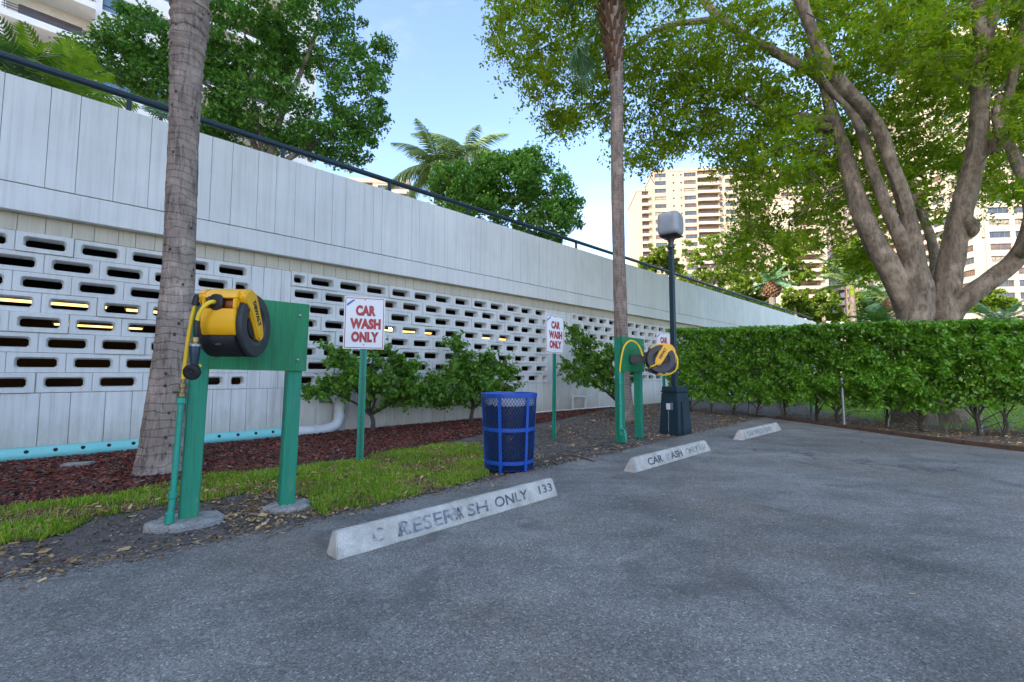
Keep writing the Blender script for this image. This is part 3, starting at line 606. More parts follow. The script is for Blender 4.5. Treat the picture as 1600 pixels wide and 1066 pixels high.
# ================================================================== SIGNS
def sign(p, yaw, zb, label, w=.457, h=.61, lean=(0, 0), zt=None):
    t = thing('car_wash_sign', label, 'sign', p, yaw, 'car wash only signs'); t.rotation_euler = (lean[0], lean[1], yaw)
    m = MB(); H = zb + h - .06
    m.bx(-.018, .018, .008, .012, 0, H); m.bx(-.024, -.018, -.012, .012, 0, H); m.bx(.018, .024, -.012, .012, 0, H); m.bx(-.040, -.024, -.013, -.009, 0, H); m.bx(.024, .040, -.013, -.009, 0, H)
    po = m.build('post', MT['greensteel'], t)
    hm_ = MB().lathe([(.0005, .001), (.0055, .001), (.0055, -.001)], 8, axis=(0, -1, 0)).mesh('punched_hole', MT['dark'])
    z = .06
    while z < zb - .02: link('punched_hole', hm_, po, (0, .0068, z)); z += .0255
    pl = MB().bx(-w / 2, w / 2, -.018, -.0155, zb, zb + h).build('plate', MT['signwhite'], t, False, .001, 1)
    b = MB(); i, k = .012, .008
    for (x0, x1, z0, z1) in ((-w / 2 + i, w / 2 - i, zb + i, zb + i + k), (-w / 2 + i, w / 2 - i, zb + h - i - k, zb + h - i), (-w / 2 + i, -w / 2 + i + k, zb + i + k, zb + h - i - k), (w / 2 - i - k, w / 2 - i, zb + i + k, zb + h - i - k)):
        b.bx(x0, x1, -.0195, -.0182, z0, z1)
    b.build('red_border', MT['signred'], pl)
    MB().prism([(-w / 2 + .03, zb + h - .115), (-w / 2 + .03, zb + h - .085), (-w / 2 + .095, zb + h - .035), (-w / 2 + .125, zb + h - .035)], (0, -.0182, 0), (1, 0, 0), (0, 0, 1), (0, -1, 0), 0, .0013).build('blue_flash', MT['signblue'], pl)
    for i, (s_, ww) in enumerate((('CAR', .225), ('WASH', .345), ('ONLY', .31))):
        me = text_mesh(s_, .150, .0105, MT['signred'], extr=.0008, space=1.05)
        co = np.zeros(len(me.vertices) * 3); me.vertices.foreach_get('co', co); co = co.reshape(-1, 3); sx = ww / (co[:, 0].max() - co[:, 0].min())
        cx = (co[:, 0].max() + co[:, 0].min()) / 2; me.transform(Matrix.Translation((-cx, 0, 0))); me.transform(Matrix.Diagonal((sx, 1, 1, 1)))
        me.transform(Matrix.Translation((.012, -.0188, zb + h - .165 - i * .155)) @ Matrix.Rotation(R(90), 4, 'X')); link('lettering', me, pl)
    bo = MB().lathe([(.0005, .004), (.005, .004), (.007, 0)], 8, axis=(0, -1, 0)).mesh('bolt', MT['dark'])
    for z in (zb + .05, zb + h - .03): link('bolt', bo, pl, (0, -.018, z))
    return t
sign(Vector((-1.749, 5.378, -.01)), R(17), 1.30, 'near white car wash only sign on a green post in the grass', lean=(0, R(.6)))
sign(Vector((.649, 7.281, -.01)), R(47), 1.335, 'middle white car wash only sign on a green post right of the blue bin', lean=(0, R(1.2)))
sign(Vector((3.05, 9.3, -.01)), R(35), 1.24, 'farthest car wash only sign half hidden behind the far hose reel', lean=(0, 0))

# ================================================================== WHEEL STOPS
def wheel_stop(p, q, label, words, ch=.02, h=.135, wear=.5):
    d = q - p; L = d.length
    t = thing('wheel_stop', label, 'wheel stop', (p.x, p.y, .014), math.atan2(d.y, d.x), 'concrete wheel stops')
    prof = [(0, 0), (.004, .02), (.040, h - .012), (.050, h), (.088, h), (.098, h - .012), (.132, .02), (.136, 0)]; n = len(prof); V = []; F = []
    NS = 24
    for k in range(NS + 1):
        f = k / NS; e0 = ch * 1.0; x = None
        for (y, z) in prof:
            sh = ch * (z / h)
            xx = sh + (L - 2 * sh) * f
            jn = .0022 * mnoise.noise(Vector((xx * 9, y * 30, z * 30))); V.append((xx, y + jn, max(0, z + jn * 1.5)))
    for k in range(NS):
        for j in range(n): F.append((k * n + j, k * n + (j + 1) % n, (k + 1) * n + (j + 1) % n, (k + 1) * n + j))
    F += [tuple(range(n)), tuple(NS * n + j for j in range(n))]
    m = MB().add(V, F); b = m.build('body', MT['stop'], t, True, .006, 2)
    sl_ = Vector((0, .036, h - .032)).normalized()
    for (s_, x0, x1, hgt, mat, dy) in words:
        me = text_mesh(s_, hgt * 1.38, .0012, mat, extr=.0004, align='LEFT')
        co = np.zeros(len(me.vertices) * 3); me.vertices.foreach_get('co', co); co = co.reshape(-1, 3); mn, mx = co[:, 0].min(), co[:, 0].max(); cy = (co[:, 1].min() + co[:, 1].max()) / 2
        me.transform(Matrix.Translation((-mn, -cy, 0))); me.transform(Matrix.Diagonal(((x1 - x0) / (mx - mn), 1, 1, 1)))
        ex, ey = Vector((1, 0, 0)), sl_; ez = ex.cross(ey)
        mt = Matrix((ex, ey, ez)).transposed().to_4x4(); mt.translation = Vector((x0, .004, .02)) + sl_ * (.052 + dy) + ez * .0032
        me.transform(mt); link('stencil_lettering', me, b)
    return t
STA = stencil_mat('stencil_dark', (.085, .10, .125), (.42, .42, .40), .58)
STB = stencil_mat('stencil_ghost', (.125, .155, .19), (.42, .43, .42), .56)
STC = stencil_mat('stencil_faded', (.13, .14, .155), (.45, .45, .42), .52)
STD = stencil_mat('stencil_crisp', (.05, .055, .065), (.35, .35, .34), .62)
p1, q1 = Vector((-.925, 2.510, 0)), Vector((.373, 3.814, 0))
wheel_stop(p1, q1, 'nearest concrete wheel stop, stencilled with overlapping letters and the number 133',
           [('C', .215, .285, .075, STC, .002), ('A', .37, .44, .075, STA, -.002), ('RESER', .385, .80, .085, STB, .0), ('V', .80, .87, .08, STC, 0), ('W', .74, .84, .075, STC, .002), ('A', .80, .87, .075, STA, .0), ('SH', .905, 1.09, .078, STA, .0),
            ('ONLY', 1.16, 1.50, .072, STA, .004), ('133', 1.63, 1.79, .062, STA, .01)], ch=.012)
wheel_stop(Vector((1.223, 4.67, 0)), Vector((2.577, 6.033, 0)), 'middle concrete wheel stop stencilled CAR WASH, by the far hose stand',
           [('CAR', .30, .62, .075, STD, 0), ('W', .70, .80, .075, STC, 0), ('ASH', .82, 1.10, .075, STD, 0), ('ONLY', 1.20, 1.55, .07, STC, 0), ('132', 1.62, 1.78, .06, STC, .006)], ch=.085)
wheel_stop(Vector((3.425, 6.939, 0)), Vector((4.75, 8.20, 0)), 'farthest concrete wheel stop with rust stains, near the hedge corner',
           [('CAR WASH', .26, .98, .075, STC, 0), ('ONLY', 1.05, 1.40, .07, STC, 0)], ch=.085)

# ================================================================== LITTER BIN
BC = Vector((-.030, 4.925, -.005))
bn = thing('litter_bin', 'blue expanded-metal litter bin standing at the edge of the lawn strip', 'litter bin', BC)
HB, RB, RT = .79, .248, .288
rad = lambda z: RB + (RT - RB) * z / HB
mm = MB()
for sgn in (-1, 1):
    for k in range(54):
        a0 = 2 * math.pi * k / 54; P = []
        for j in range(13):
            z = .035 + (HB - .06) * j / 12; a = a0 + sgn * z * 2.35 * 1.05; P.append((rad(z) * math.cos(a), rad(z) * math.sin(a), z))
        mm.tube(P, .0033, 3, False)
mm.build('wire_mesh', MT['bluemesh'], bn, kind='stuff')
for k in range(6):
    a = R(-90 - 19 + 60 * k); ca, sa = math.cos(a), math.sin(a)
    o0, o1 = Vector((ca * RB, sa * RB, 0)), Vector((ca * RT, sa * RT, HB - .02)); tz = Vector((-sa, ca, 0)); rn = Vector((ca, sa, 0))
    m = MB(); vs_ = [o + tz * w_ + rn * d_ for o in (o0, o1) for (w_, d_) in ((-.017, .003), (.017, .003), (.017, .009), (-.017, .009))]
    m.add(vs_, [(0, 1, 2, 3), (4, 7, 6, 5), (0, 4, 5, 1), (1, 5, 6, 2), (2, 6, 7, 3), (3, 7, 4, 0)]).build('strap', MT['blue'], bn)
for nm, z, hh_, th in (('rim', HB - .028, .045, .012), ('band', .42, .042, .005), ('base_band', .09, .04, .005)):
    r0 = rad(z); MB().lathe([(r0 - .004, 0), (r0 + th, .002), (rad(z + hh_) + th, hh_ - .002), (rad(z + hh_) - .004, hh_)], 48, (0, 0, z), close=True).build(nm, MT['blue'], bn, True)
MB().lathe([(.001, .03), (RB - .006, .03), (RB - .006, .036), (.001, .036)], 32).build('floor', MT['bluemesh'], bn)
bg_ = thing('bin_bag', 'black plastic bag with a pale turned-over liner inside the blue bin', 'bag', BC + Vector((0, 0, .04)))
def wrinkle(prof, amp, seed, n=56):
    V = []; k = len(prof)
    for i, (r_, z) in enumerate(prof):
        for j in range(n):
            a = 2 * math.pi * j / n; q = amp * mnoise.noise(Vector((math.cos(a) * 4 + seed, math.sin(a) * 4, z * 9))); V.append(((r_ + q) * math.cos(a), (r_ + q) * math.sin(a), z + q * .6))
    F = [(i * n + j, i * n + (j + 1) % n, (i + 1) * n + (j + 1) % n, (i + 1) * n + j) for i in range(k - 1) for j in range(n)]
    return MB().add(V, F)
wrinkle([(.05, .01), (.2, .0), (.226, .04), (.232, .14), (.238, .26), (.245, .38), (.25, .48), (.258, .60), (.262, .655)], .016, 1).build('bag_body', MT['bag'], bg_, True)
wrinkle([(.263, .64), (.268, .65), (.270, .67), (.272, .70), (.268, .735), (.25, .745), (.235, .70), (.22, .62)], .010, 5).build('liner', MT['liner'], bg_, True)

# ================================================================== LAMP POST
LP = Vector((2.76, 7.86, -.01))
lp = thing('lamp_post', 'dark lamp post with a square grey head on a navy pedestal cabinet', 'lamp post', LP, R(-19 + 8))
def frustum(z0, z1, a0, a1, m=None, rot=0):
    m = m or MB(); V = []
    for z, a in ((z0, a0), (z1, a1)):
        for k in range(4): t_ = R(45 + 90 * k + rot); V.append((a * 1.4142 * math.cos(t_), a * 1.4142 * math.sin(t_), z))
    return m.add(V, [(3, 2, 1, 0), (4, 5, 6, 7), (0, 1, 5, 4), (1, 2, 6, 5), (2, 3, 7, 6), (3, 0, 4, 7)])
ro = R(45)
frustum(0, .70, .19, .158, rot=45).build('cabinet', MT['navy2'], lp, False, .012)
frustum(.705, .728, .163, .165, frustum(.728, .80, .150, .147, rot=45), rot=45).build('cabinet_cap', MT['navy2'], lp, False, .004)
frustum(.80, 3.19, .040, .037, rot=45).build('pole', MT['navy'], lp, False, .006)
MB().lathe([(.05, 3.185), (.062, 3.19), (.062, 3.23), (.05, 3.24), (.045, 3.28), (.06, 3.33), (.10, 3.375), (.12, 3.39)], 20).build('neck', MT['lampdark'], lp, True)
frustum(3.37, 3.40, .12, .165, rot=45).build('head_tray', MT['lampdark'], lp, True, .01).rotation_euler = (0, 0, R(17))
hd = MB(); nA, nZ = 40, 16; V = []
for k in range(nZ + 1):                                               # a cube with generously rounded edges
    v_ = -1 + 2 * k / nZ; zz = math.copysign(abs(math.sin(v_ * math.pi / 2)) ** .45, v_); rr_ = max(.02, abs(math.cos(v_ * math.pi / 2))) ** .34
    for q in range(nA):
        a = 2 * math.pi * q / nA; ca, sa = math.cos(a), math.sin(a); se = (abs(ca) ** 5.5 + abs(sa) ** 5.5) ** (-1 / 5.5); ang = a
        V.append((.186 * rr_ * se * math.cos(ang + R(45)), .186 * rr_ * se * math.sin(ang + R(45)), 3.60 + .205 * zz))
hd.add(V, [(k * nA + q, k * nA + (q + 1) % nA, (k + 1) * nA + (q + 1) % nA, (k + 1) * nA + q) for k in range(nZ) for q in range(nA)] + [tuple(range(nA - 1, -1, -1)), tuple(range(nZ * nA, nZ * nA + nA))])
hd.build('lamp_head', MT['lampmetal'], lp, True).rotation_euler = (0, 0, R(17))
fl = Vector((-1, -1, 0)).normalized()
ob = MB().box((-.124, -.124, .47), (.07, .035, .10), Matrix.Rotation(R(-45), 3, 'Z')).build('outlet_box', MT['signwhite'], lp, False, .004)
MB().box((-.122 + .045, -.122 - .045, .475), (.04, .03, .12), Matrix.Rotation(R(-45), 3, 'Z')).build('outlet_cover', MT['grey'], lp, False, .004)
MB().tube([(.10, -.205, .0), (.09, -.165, .55)], .012, 6).build('conduit', MT['black'], lp)
MB().tube([(-.123, -.129, .42), (-.134, -.14, .06)], .006, 6).build('cable', MT['grey'], lp)

# ================================================================== PALMS AND TREES
def dsp(px, py, Y): return D(px, py, Y)
def feather_mesh(name, L, nl, lw, ll, droop, mat, stem=.012, vdrop=.35):
    """one pinnate frond along +x, arching down"""
    V = []; F = []; m = MB(); pts = []
    for i in range(9):
        t = i / 8; pts.append(Vector((L * (t - .12 * droop * t * t), 0, L * (.32 * t - droop * t * t))))
    m.tube(pts, [stem * (1 - .85 * i / 8) for i in range(9)], 4, False)
    for i in range(nl):
        t = .14 + .86 * i / nl; k = t * 8; a = min(int(k), 7); p = pts[a].lerp(pts[a + 1], k - a); d = (pts[a + 1] - pts[a]).normalized()
        l = ll * (math.sin(math.pi * min(1, t * .9 + .12)) ** .6) * random.uniform(.85, 1.1)
        for sd in (-1, 1):
            q = (d * .55 + Vector((0, sd, 0)) * .75 + Vector((0, 0, -vdrop * random.uniform(.4, 1.4)))).normalized(); w = d * lw * .5
            mid = p + q * l * .5; tip = p + q * l + Vector((0, 0, -l * vdrop * .6))
            m.add([p - w * .4, p + w * .4, mid + w, mid - w], [(0, 1, 2, 3)]); m.add([mid - w, mid + w, tip + w * .1, tip - w * .1], [(0, 1, 2, 3)])
    me = m.mesh(name, mat); return me
def fan_mesh(name, L, n, rad, mat):
    m = MB(); pts = [Vector((L * t, 0, L * (.25 * t - .45 * t * t))) for t in (0, .25, .5, .75, 1)]
    m.tube(pts, [.014, .012, .010, .009, .008], 4, False); h = pts[-1]; d0 = (pts[-1] - pts[-2]).normalized()
    for k in range(n):
        a = R(-118 + 236 * k / (n - 1)); q = (d0 * math.cos(a) + Vector((0, 1, 0)) * math.sin(a) + Vector((0, 0, .10 - .25 * abs(math.sin(a))))).normalized()
        l = rad * (1 - .25 * abs(a) / 2.1) * random.uniform(.9, 1.06); w = Vector((0, 0, 1)).cross(q).normalized() * l * .034
        mid = h + q * l * .55 + Vector((0, 0, .01)); tip = h + q * l + Vector((0, 0, -l * .28 * random.uniform(.5, 1.6)))
        m.add([h - w * .3, h + w * .3, mid + w, mid - w], [(0, 1, 2, 3)]); m.add([mid - w, mid + w, tip + w * .1, tip - w * .1], [(0, 1, 2, 3)])
    return m.mesh(name, mat)
def crown(parent, head, meshes, n, el0, el1, seed, name='frond', sc=(.85, 1.1)):
    r_ = random.Random(seed)
    for k in range(n):
        el = el0 + (el1 - el0) * ((k + .5) / n); az = k * 2.39996 + r_.uniform(-.25, .25)
        o = link(name, meshes[k % len(meshes)], parent, head); o.rotation_euler = (r_.uniform(-.2, .2), -el, az); q = r_.uniform(*sc); o.scale = (q, q, q)
def trunk_path(pts):     # (px, py, depth, width px)
    return [D(a, b, d) for a, b, d, w in pts], [w / 2 / FPX * d * math.cos(math.atan((a - 800) / FPX)) for a, b, d, w in pts]

# thick palm in front of the wall
P, W_ = trunk_path([(252, 742, 4.83, 96), (253, 730, 4.84, 86), (255, 700, 4.86, 77), (258, 660, 4.87, 70), (264, 600, 4.88, 64), (271, 540, 4.89, 60), (278, 450, 4.9, 55), (281, 380, 4.9, 53), (284, 300, 4.9, 52), (287, 220, 4.9, 51), (290, 150, 4.9, 52), (292, 95, 4.9, 54), (294, 60, 4.9, 60), (296, 40, 4.9, 63), (298, 18, 4.9, 64), (299, -10, 4.9, 61)])
base1 = Vector((P[0].x, P[0].y, -.03))
pt = thing('palm_tree', 'thick ringed palm trunk standing in red mulch left of the near hose stand', 'palm tree', base1)
P = [base1] + P[1:]; P += [P[-1] + Vector((.03, .02, .6)), P[-1] + Vector((.08, .03, 1.4)), P[-1] + Vector((.1, .03, 1.9))]; W_ += [.2, .17, .15]
tp = smooth_path([p - base1 for p in P], 9); tw = smooth_vals(W_, 9)
tw = [w * (1 + .010 * math.sin(i * 2.1) + .012 * mnoise.noise(Vector((i * .7, 0, 0)))) for i, w in enumerate(tw)]
for i, p in enumerate(tp):
    if 3.9 < p.z < 5.2: tw[i] *= 1.04 + .055 * math.sin(p.z * 52) + .03 * mnoise.noise(Vector((0, 3, p.z * 14)))
MB().tube(tp, tw, 26, True, .045).build('trunk', MT['palm'], pt, True)
ff = [fan_mesh('frond', .95, 30, .75, MT['lf_palmb']) for _ in range(2)]
crown(pt, tp[-1] - Vector((0, 0, .1)), ff, 22, -.4, 1.3, 1)
# slim palm
P, W_ = trunk_path([(977, 657, 10.3, 34), (976, 640, 10.3, 28), (973, 590, 10.3, 24), (970, 500, 10.3, 21), (967, 400, 10.3, 20), (965, 300, 10.3, 20.5), (964, 220, 10.3, 20), (964, 150, 10.3, 21), (963, 100, 10.3, 22), (960, 60, 10.3, 26)])
base2 = Vector((P[0].x, P[0].y, -.03)); pt2 = thing('palm_tree', 'tall slim palm with a shaggy brown boot collar rising behind the far hose stand', 'palm tree', base2)
P = [base2] + P[1:]; P += [P[-1] + Vector((-.04, 0, .5)), P[-1] + Vector((-.07, 0, 1.1))]; W_ += [.2, .16]
tp2 = smooth_path([p - base2 for p in P], 8); MB().tube(tp2, smooth_vals(W_, 8), 18, True, .05).build('trunk', MT['palm2'], pt2, True)
hd2 = tp2[-1]; bt = MB(); r_ = random.Random(4)
for k in range(64):
    z = hd2.z - 2.05 + 1.75 * k / 64; a = k * 2.4; c_ = Vector((hd2.x + .05 * (1 - k / 64), hd2.y, z)); o_ = Vector((math.cos(a), math.sin(a), 0)); sd = Vector((-math.sin(a), math.cos(a), 0))
    l = r_.uniform(.22, .42); q = c_ + o_ * .15; e = c_ + o_ * (.22 + .20 * k / 64) + Vector((0, 0, l)); w = r_.uniform(.04, .07); th = o_ * .03
    bt.add([q - sd * w, q + sd * w, e + sd * w * .5, e - sd * w * .5, q - sd * w - th, q + sd * w - th, e + sd * w * .5 - th, e - sd * w * .5 - th], [(0, 1, 2, 3), (7, 6, 5, 4), (0, 4, 5, 1), (1, 5, 6, 2), (2, 6, 7, 3), (3, 7, 4, 0)])
bt.build('boots', MT['boots'], pt2, kind='stuff')
ff2 = [fan_mesh('frond', 1.0, 34, .85, MT['lf_palmb']) for _ in range(2)]
crown(pt2, hd2 + Vector((0, 0, .55)), ff2, 18, .25, 1.3, 3)
MB().tube([hd2 - Vector((0, 0, .1)), hd2 + Vector((0, 0, .6))], [.15, .1], 10).build('bud', MT['boots'], pt2)
for az, el in ((R(176), -.55), (R(160), -.75)):
    o = link('frond', ff2[0], pt2, hd2 + Vector((0, 0, -.55))); o.rotation_euler = (0, -el, az)

# the big spreading tree behind the hedge
big = D(1445, 668, 9.7); big.z = 0
bt_ = thing('shade_tree', 'huge spreading shade tree with several grey trunks behind the clipped hedge', 'tree', big)
limbs = MB()
def limb(m, pts, org, k=6, n=20, jit=.14):
    P, W_ = trunk_path([(a, b, d + .7, w * (.92 if w > 30 else 1.0)) for a, b, d, w in pts]); m.tube(smooth_path([p - org for p in P], k), smooth_vals(W_, k), n, True, jit)
L_ = [
    [(1428, 690, 8.85, 96), (1428, 655, 8.85, 78), (1428, 600, 8.85, 66), (1429, 540, 8.9, 62), (1431, 500, 8.9, 60), (1432, 460, 8.9, 58), (1430, 425, 8.9, 50), (1425, 385, 8.9, 38), (1419, 340, 8.85, 31), (1408, 300, 8.8, 27), (1390, 250, 8.7, 25), (1374, 205, 8.6, 25), (1352, 172, 8.5, 25), (1322, 140, 8.4, 25), (1295, 105, 8.3, 24), (1275, 65, 8.2, 22), (1258, 20, 8.1, 21), (1240, -30, 8.0, 19), (1225, -90, 8, 14)],
    [(1430, 545, 9.1, 36), (1422, 500, 9.05, 44), (1408, 455, 9.0, 46), (1385, 412, 9.05, 44), (1362, 370, 9.1, 40), (1343, 325, 9.2, 35), (1330, 280, 9.3, 30), (1318, 235, 9.4, 26), (1306, 195, 9.5, 24), (1296, 165, 9.6, 20), (1285, 130, 9.7, 15), (1260, 80, 9.9, 10)],
    [(1428, 445, 9.0, 18), (1418, 405, 8.9, 24), (1402, 362, 8.82, 25), (1384, 320, 8.85, 22), (1365, 270, 8.9, 20), (1350, 220, 9.0, 18), (1335, 180, 9.1, 18), (1308, 148, 9.4, 17), (1265, 112, 9.9, 16), (1225, 88, 10.4, 17), (1180, 65, 11.0, 15), (1145, 43, 11.5, 14), (1115, 18, 11.9, 14), (1092, -8, 12.2, 12), (1060, -50, 12.6, 9)],
    [(1122, 30, 11.7, 12), (1085, 34, 12.0, 10), (1052, 38, 12.2, 9.5), (1022, 50, 12.4, 8.5), (995, 70, 12.5, 7.5), (968, 83, 12.6, 7), (940, 93, 12.7, 5.5), (915, 103, 12.8, 3.5), (885, 120, 12.8, 2)],
    [(1140, 48, 11.6, 5), (1105, 65, 11.9, 4), (1075, 85, 12.1, 3), (1050, 120, 12.2, 2)],
    [(968, 100, 12.6, 4), (945, 115, 12.7, 4), (925, 130, 12.8, 3), (900, 150, 12.9, 2)],
    [(1482, 690, 8.8, 88), (1482, 655, 8.8, 70), (1480, 600, 8.8, 58), (1478, 540, 8.8, 54), (1477, 500, 8.8, 54), (1478, 460, 8.8, 54), (1484, 420, 8.8, 52), (1493, 370, 8.75, 48), (1505, 320, 8.7, 45), (1519, 270, 8.65, 43), (1528, 220, 8.6, 41), (1531, 170, 8.5, 37), (1532, 120, 8.4, 34), (1538, 70, 8.3, 31), (1548, 25, 8.2, 28), (1562, -20, 8.1, 24), (1580, -80, 8, 18)],
    [(1534, 70, 8.25, 24), (1530, 30, 8.2, 25), (1527, 0, 8.15, 24), (1522, -50, 8.1, 18)],
    [(1506, 335, 8.7, 18), (1512, 345, 8.58, 26), (1517, 352, 8.52, 28), (1520, 362, 8.52, 22), (1518, 370, 8.58, 10)],
    [(1478, 520, 8.85, 34), (1492, 487, 8.75, 40), (1515, 463, 8.55, 44), (1548, 438, 8.4, 44), (1580, 412, 8.2, 40), (1602, 380, 8.0, 36), (1612, 340, 7.9, 30), (1607, 295, 7.8, 26), (1590, 255, 7.9, 23), (1574, 222, 8.1, 19), (1560, 200, 8.3, 17), (1556, 175, 8.35, 15), (1562, 150, 8.3, 13)],
    [(1552, 240, 8.45, 20), (1556, 215, 8.4, 20), (1568, 180, 8.3, 19), (1578, 140, 8.2, 18), (1585, 105, 8.1, 17), (1594, 65, 8.0, 16), (1605, 20, 7.9, 14), (1620, -40, 7.8, 11)],
    [(1598, 395, 8.0, 34), (1630, 372, 7.6, 36), (1680, 330, 7.1, 34), (1760, 250, 6.6, 28), (1850, 120, 6.2, 20)],
    [(1520, 138, 8.6, 14), (1500, 122, 8.8, 13), (1478, 108, 9.0, 12), (1452, 98, 9.2, 9), (1425, 100, 9.4, 5), (1400, 92, 9.6, 3)],
    [(1548, 150, 8.6, 9), (1575, 128, 8.7, 8), (1600, 110, 8.8, 7), (1640, 95, 9, 5)],
    [(1450, 470, 9.6, 20), (1462, 425, 9.9, 22), (1455, 375, 10.2, 16), (1438, 330, 10.5, 15), (1420, 300, 10.8, 12), (1405, 285, 11, 8)],
    [(1300, 188, 9.5, 18), (1278, 186, 9.6, 15), (1250, 180, 9.8, 11), (1215, 177, 10.1, 8), (1185, 168, 10.4, 6), (1160, 148, 10.7, 4)],
    [(1298, 200, 9.5, 16), (1275, 196, 9.6, 13), (1245, 192, 9.8, 9), (1228, 186, 10, 5)],
    [(1292, 192, 9.6, 11), (1288, 220, 9.7, 9), (1275, 250, 9.8, 8), (1268, 278, 9.9, 7), (1275, 300, 10, 6), (1285, 312, 10, 4)],
    [(1330, 288, 9.4, 6), (1300, 296, 9.6, 5), (1275, 312, 9.8, 4), (1255, 332, 10, 3), (1235, 350, 10.2, 2)],
]
for q in L_: limb(limbs, q, big)
limbs.build('trunk', MT['bark'], bt_, True)
poly = [(768, -20), (765, 80), (792, 95), (802, 118), (812, 150), (835, 172), (850, 200), (872, 215), (900, 190), (925, 190), (950, 195), (966, 235), (985, 282), (1012, 270), (1035, 250), (1080, 240), (1125, 250), (1162, 285), (1150, 330), (1155, 365), (1140, 400), (1180, 425), (1215, 400), (1245, 400), (1290, 385), (1330, 420), (1370, 430), (1410, 400), (1460, 380), (1560, 330), (1600, 300), (1720, 330), (1760, -20)]
def inpoly(x, y):
    c = False; n = len(poly)
    for i in range(n):
        (x1, y1), (x2, y2) = poly[i], poly[i - 1]
        if (y1 > y) != (y2 > y) and x < (x2 - x1) * (y - y1) / (y2 - y1) + x1: c = not c
    return c
def sprays(cs_, rs_, ntw, nl):
    n = len(cs_) * ntw; c = np.repeat(cs_, ntw, 0); r = np.repeat(rs_, ntw) * rng.uniform(.7, 1.35, n)
    d = rng.normal(size=(n, 3)); d[:, 2] = d[:, 2] * .45 - .1; d = unit(d); t = np.linspace(.18, 1, nl)
    P_ = c[:, None, :] + d[:, None, :] * (r[:, None] * t[None])[..., None]; P_[..., 2] -= .18 * (r[:, None] * t[None] ** 2)
    return (P_ + rng.normal(0, .035, P_.shape)).reshape(-1, 3)
ctr = []; rads = []; r_ = random.Random(11)
while len(ctr) < 1850:
    x = r_.uniform(760, 1760); y = r_.uniform(-20, 440)
    if not inpoly(x, y): continue
    nz_ = mnoise.noise(Vector((x * .012, y * .014, 2.2))) + .5 * mnoise.noise(Vector((x * .035, y * .04, 7)))
    thr = -.30 if x < 1200 else -.12
    if x > 1380: thr = -.34 if y < 310 else .06
    if nz_ < thr and r_.random() < .85: continue
    t_ = min(1, max(0, (x - 1000) / 450)); lo_ = 11.0 + (8.2 - 11.0) * t_; Y = r_.uniform(lo_, 14.3) if r_.random() < .92 or x < 1200 else r_.uniform(6.6, 8.4)
    if 1285 < x < 1570 and y > 120 and Y < 10.6: Y = r_.uniform(10.6, 15)
    if 1285 < x < 1570 and y > 350 and r_.random() < .5: continue
    ctr.append(D(x, y, Y)); rads.append(r_.uniform(.28, .62) * Y / 11)
ctr2 = []
for _ in range(330):
    x = r_.uniform(700, 2000); y = r_.uniform(-330, -30); Y = r_.uniform(7.5, 14); ctr2.append(D(x, y, Y))
C1 = sprays(np.array(ctr), np.array(rads), 9, 9); C2 = clump(np.array(ctr2), [.6] * len(ctr2), 55, .6)
C = np.concatenate([C1, C2]) - np.array(big)
quads('foliage', leaves(C, .105, .52, .8, .25, .4), MT['lf_big'], bt_)
tw_ = MB()
for i in range(0, len(ctr), 4):
    c = ctr[i] - big; d_ = Vector((random.uniform(-1, 1), random.uniform(-1, 1), random.uniform(-.2, .6))).normalized() * .7
    tw_.tube([c - d_, c - d_ * .3 + Vector((0, 0, .06)), c + d_ * .4], [.010, .008, .004], 4, False)
tw_.build('twigs', MT['twig'], bt_, kind='stuff')

def leafy_tree(name, label, cat, base, blobs, n, per, cr, ls, mat, trunk=None, group=None, limbs_=()):
    t = thing(name, label, cat, base, 0, group)
    if trunk:
        m = MB(); m.tube(smooth_path([Vector(p) - base for p in trunk[0]], 4), smooth_vals(trunk[1], 4), 9, True, .15)
        for q, w in limbs_: m.tube(smooth_path([Vector(p) - base for p in q], 4), smooth_vals(w, 4), 6, True, .1)
        m.build('trunk', MT['bark'], t, True)
    c = blob_centers(blobs, n); C = clump(c, rng.uniform(.6, 1.3, n) * cr, per, .75) - np.array(base)
    quads('foliage', leaves(C, ls, .55, .5, .3, .35), mat, t)
    return t
def blob(px, py, Y, rx, rz, ry=None): p = D(px, py, Y); s_ = Y / FPX; return (p.x, p.y, p.z, rx * s_, (ry or rx) * s_, rz * s_)
# deck trees
bA = D(430, 441, 14.5); bA.z = 3.6; e = lambda px, py, Y: D(px, py, Y)
fork = e(415, 270, 14.5)
leafy_tree('broadleaf_tree', 'dense dark green tree above the wall, behind the thick palm trunk', 'tree', bA,
    [blob(560, 150, 14.5, 55, 80), blob(480, 40, 14.5, 90, 80), blob(380, 70, 14.2, 85, 75), blob(420, 180, 14.5, 90, 55), blob(520, 225, 14.8, 65, 28), blob(330, 130, 14, 60, 60), blob(230, 60, 13.6, 55, 45), blob(180, 95, 13.2, 60, 28), blob(255, 135, 13.6, 50, 28), blob(590, 90, 15, 26, 32), blob(350, 205, 14, 50, 25), blob(500, -60, 14.5, 80, 60)],
    1000, 62, .30, .125, MT['lf_dark'], ([bA, e(425, 340, 14.5), fork], [.24, .2, .17]), 'trees on the garage deck',
    [([fork, e(440, 180, 14.4), e(480, 90, 14.4), e(500, 20, 14.5)], [.13, .09, .06, .03]), ([fork, e(385, 200, 14.3), e(345, 150, 14), e(300, 120, 13.8), e(230, 90, 13.6)], [.11, .08, .06, .045, .02]), ([fork, e(480, 230, 14.6), e(540, 190, 14.7), e(580, 140, 14.8)], [.10, .08, .05, .02]), ([fork, e(400, 180, 14.1), e(390, 100, 14.0), e(380, 40, 14)], [.09, .07, .05, .02])])
bB = D(800, 500, 24); bB.z = 3.6; fk = e(805, 350, 24)
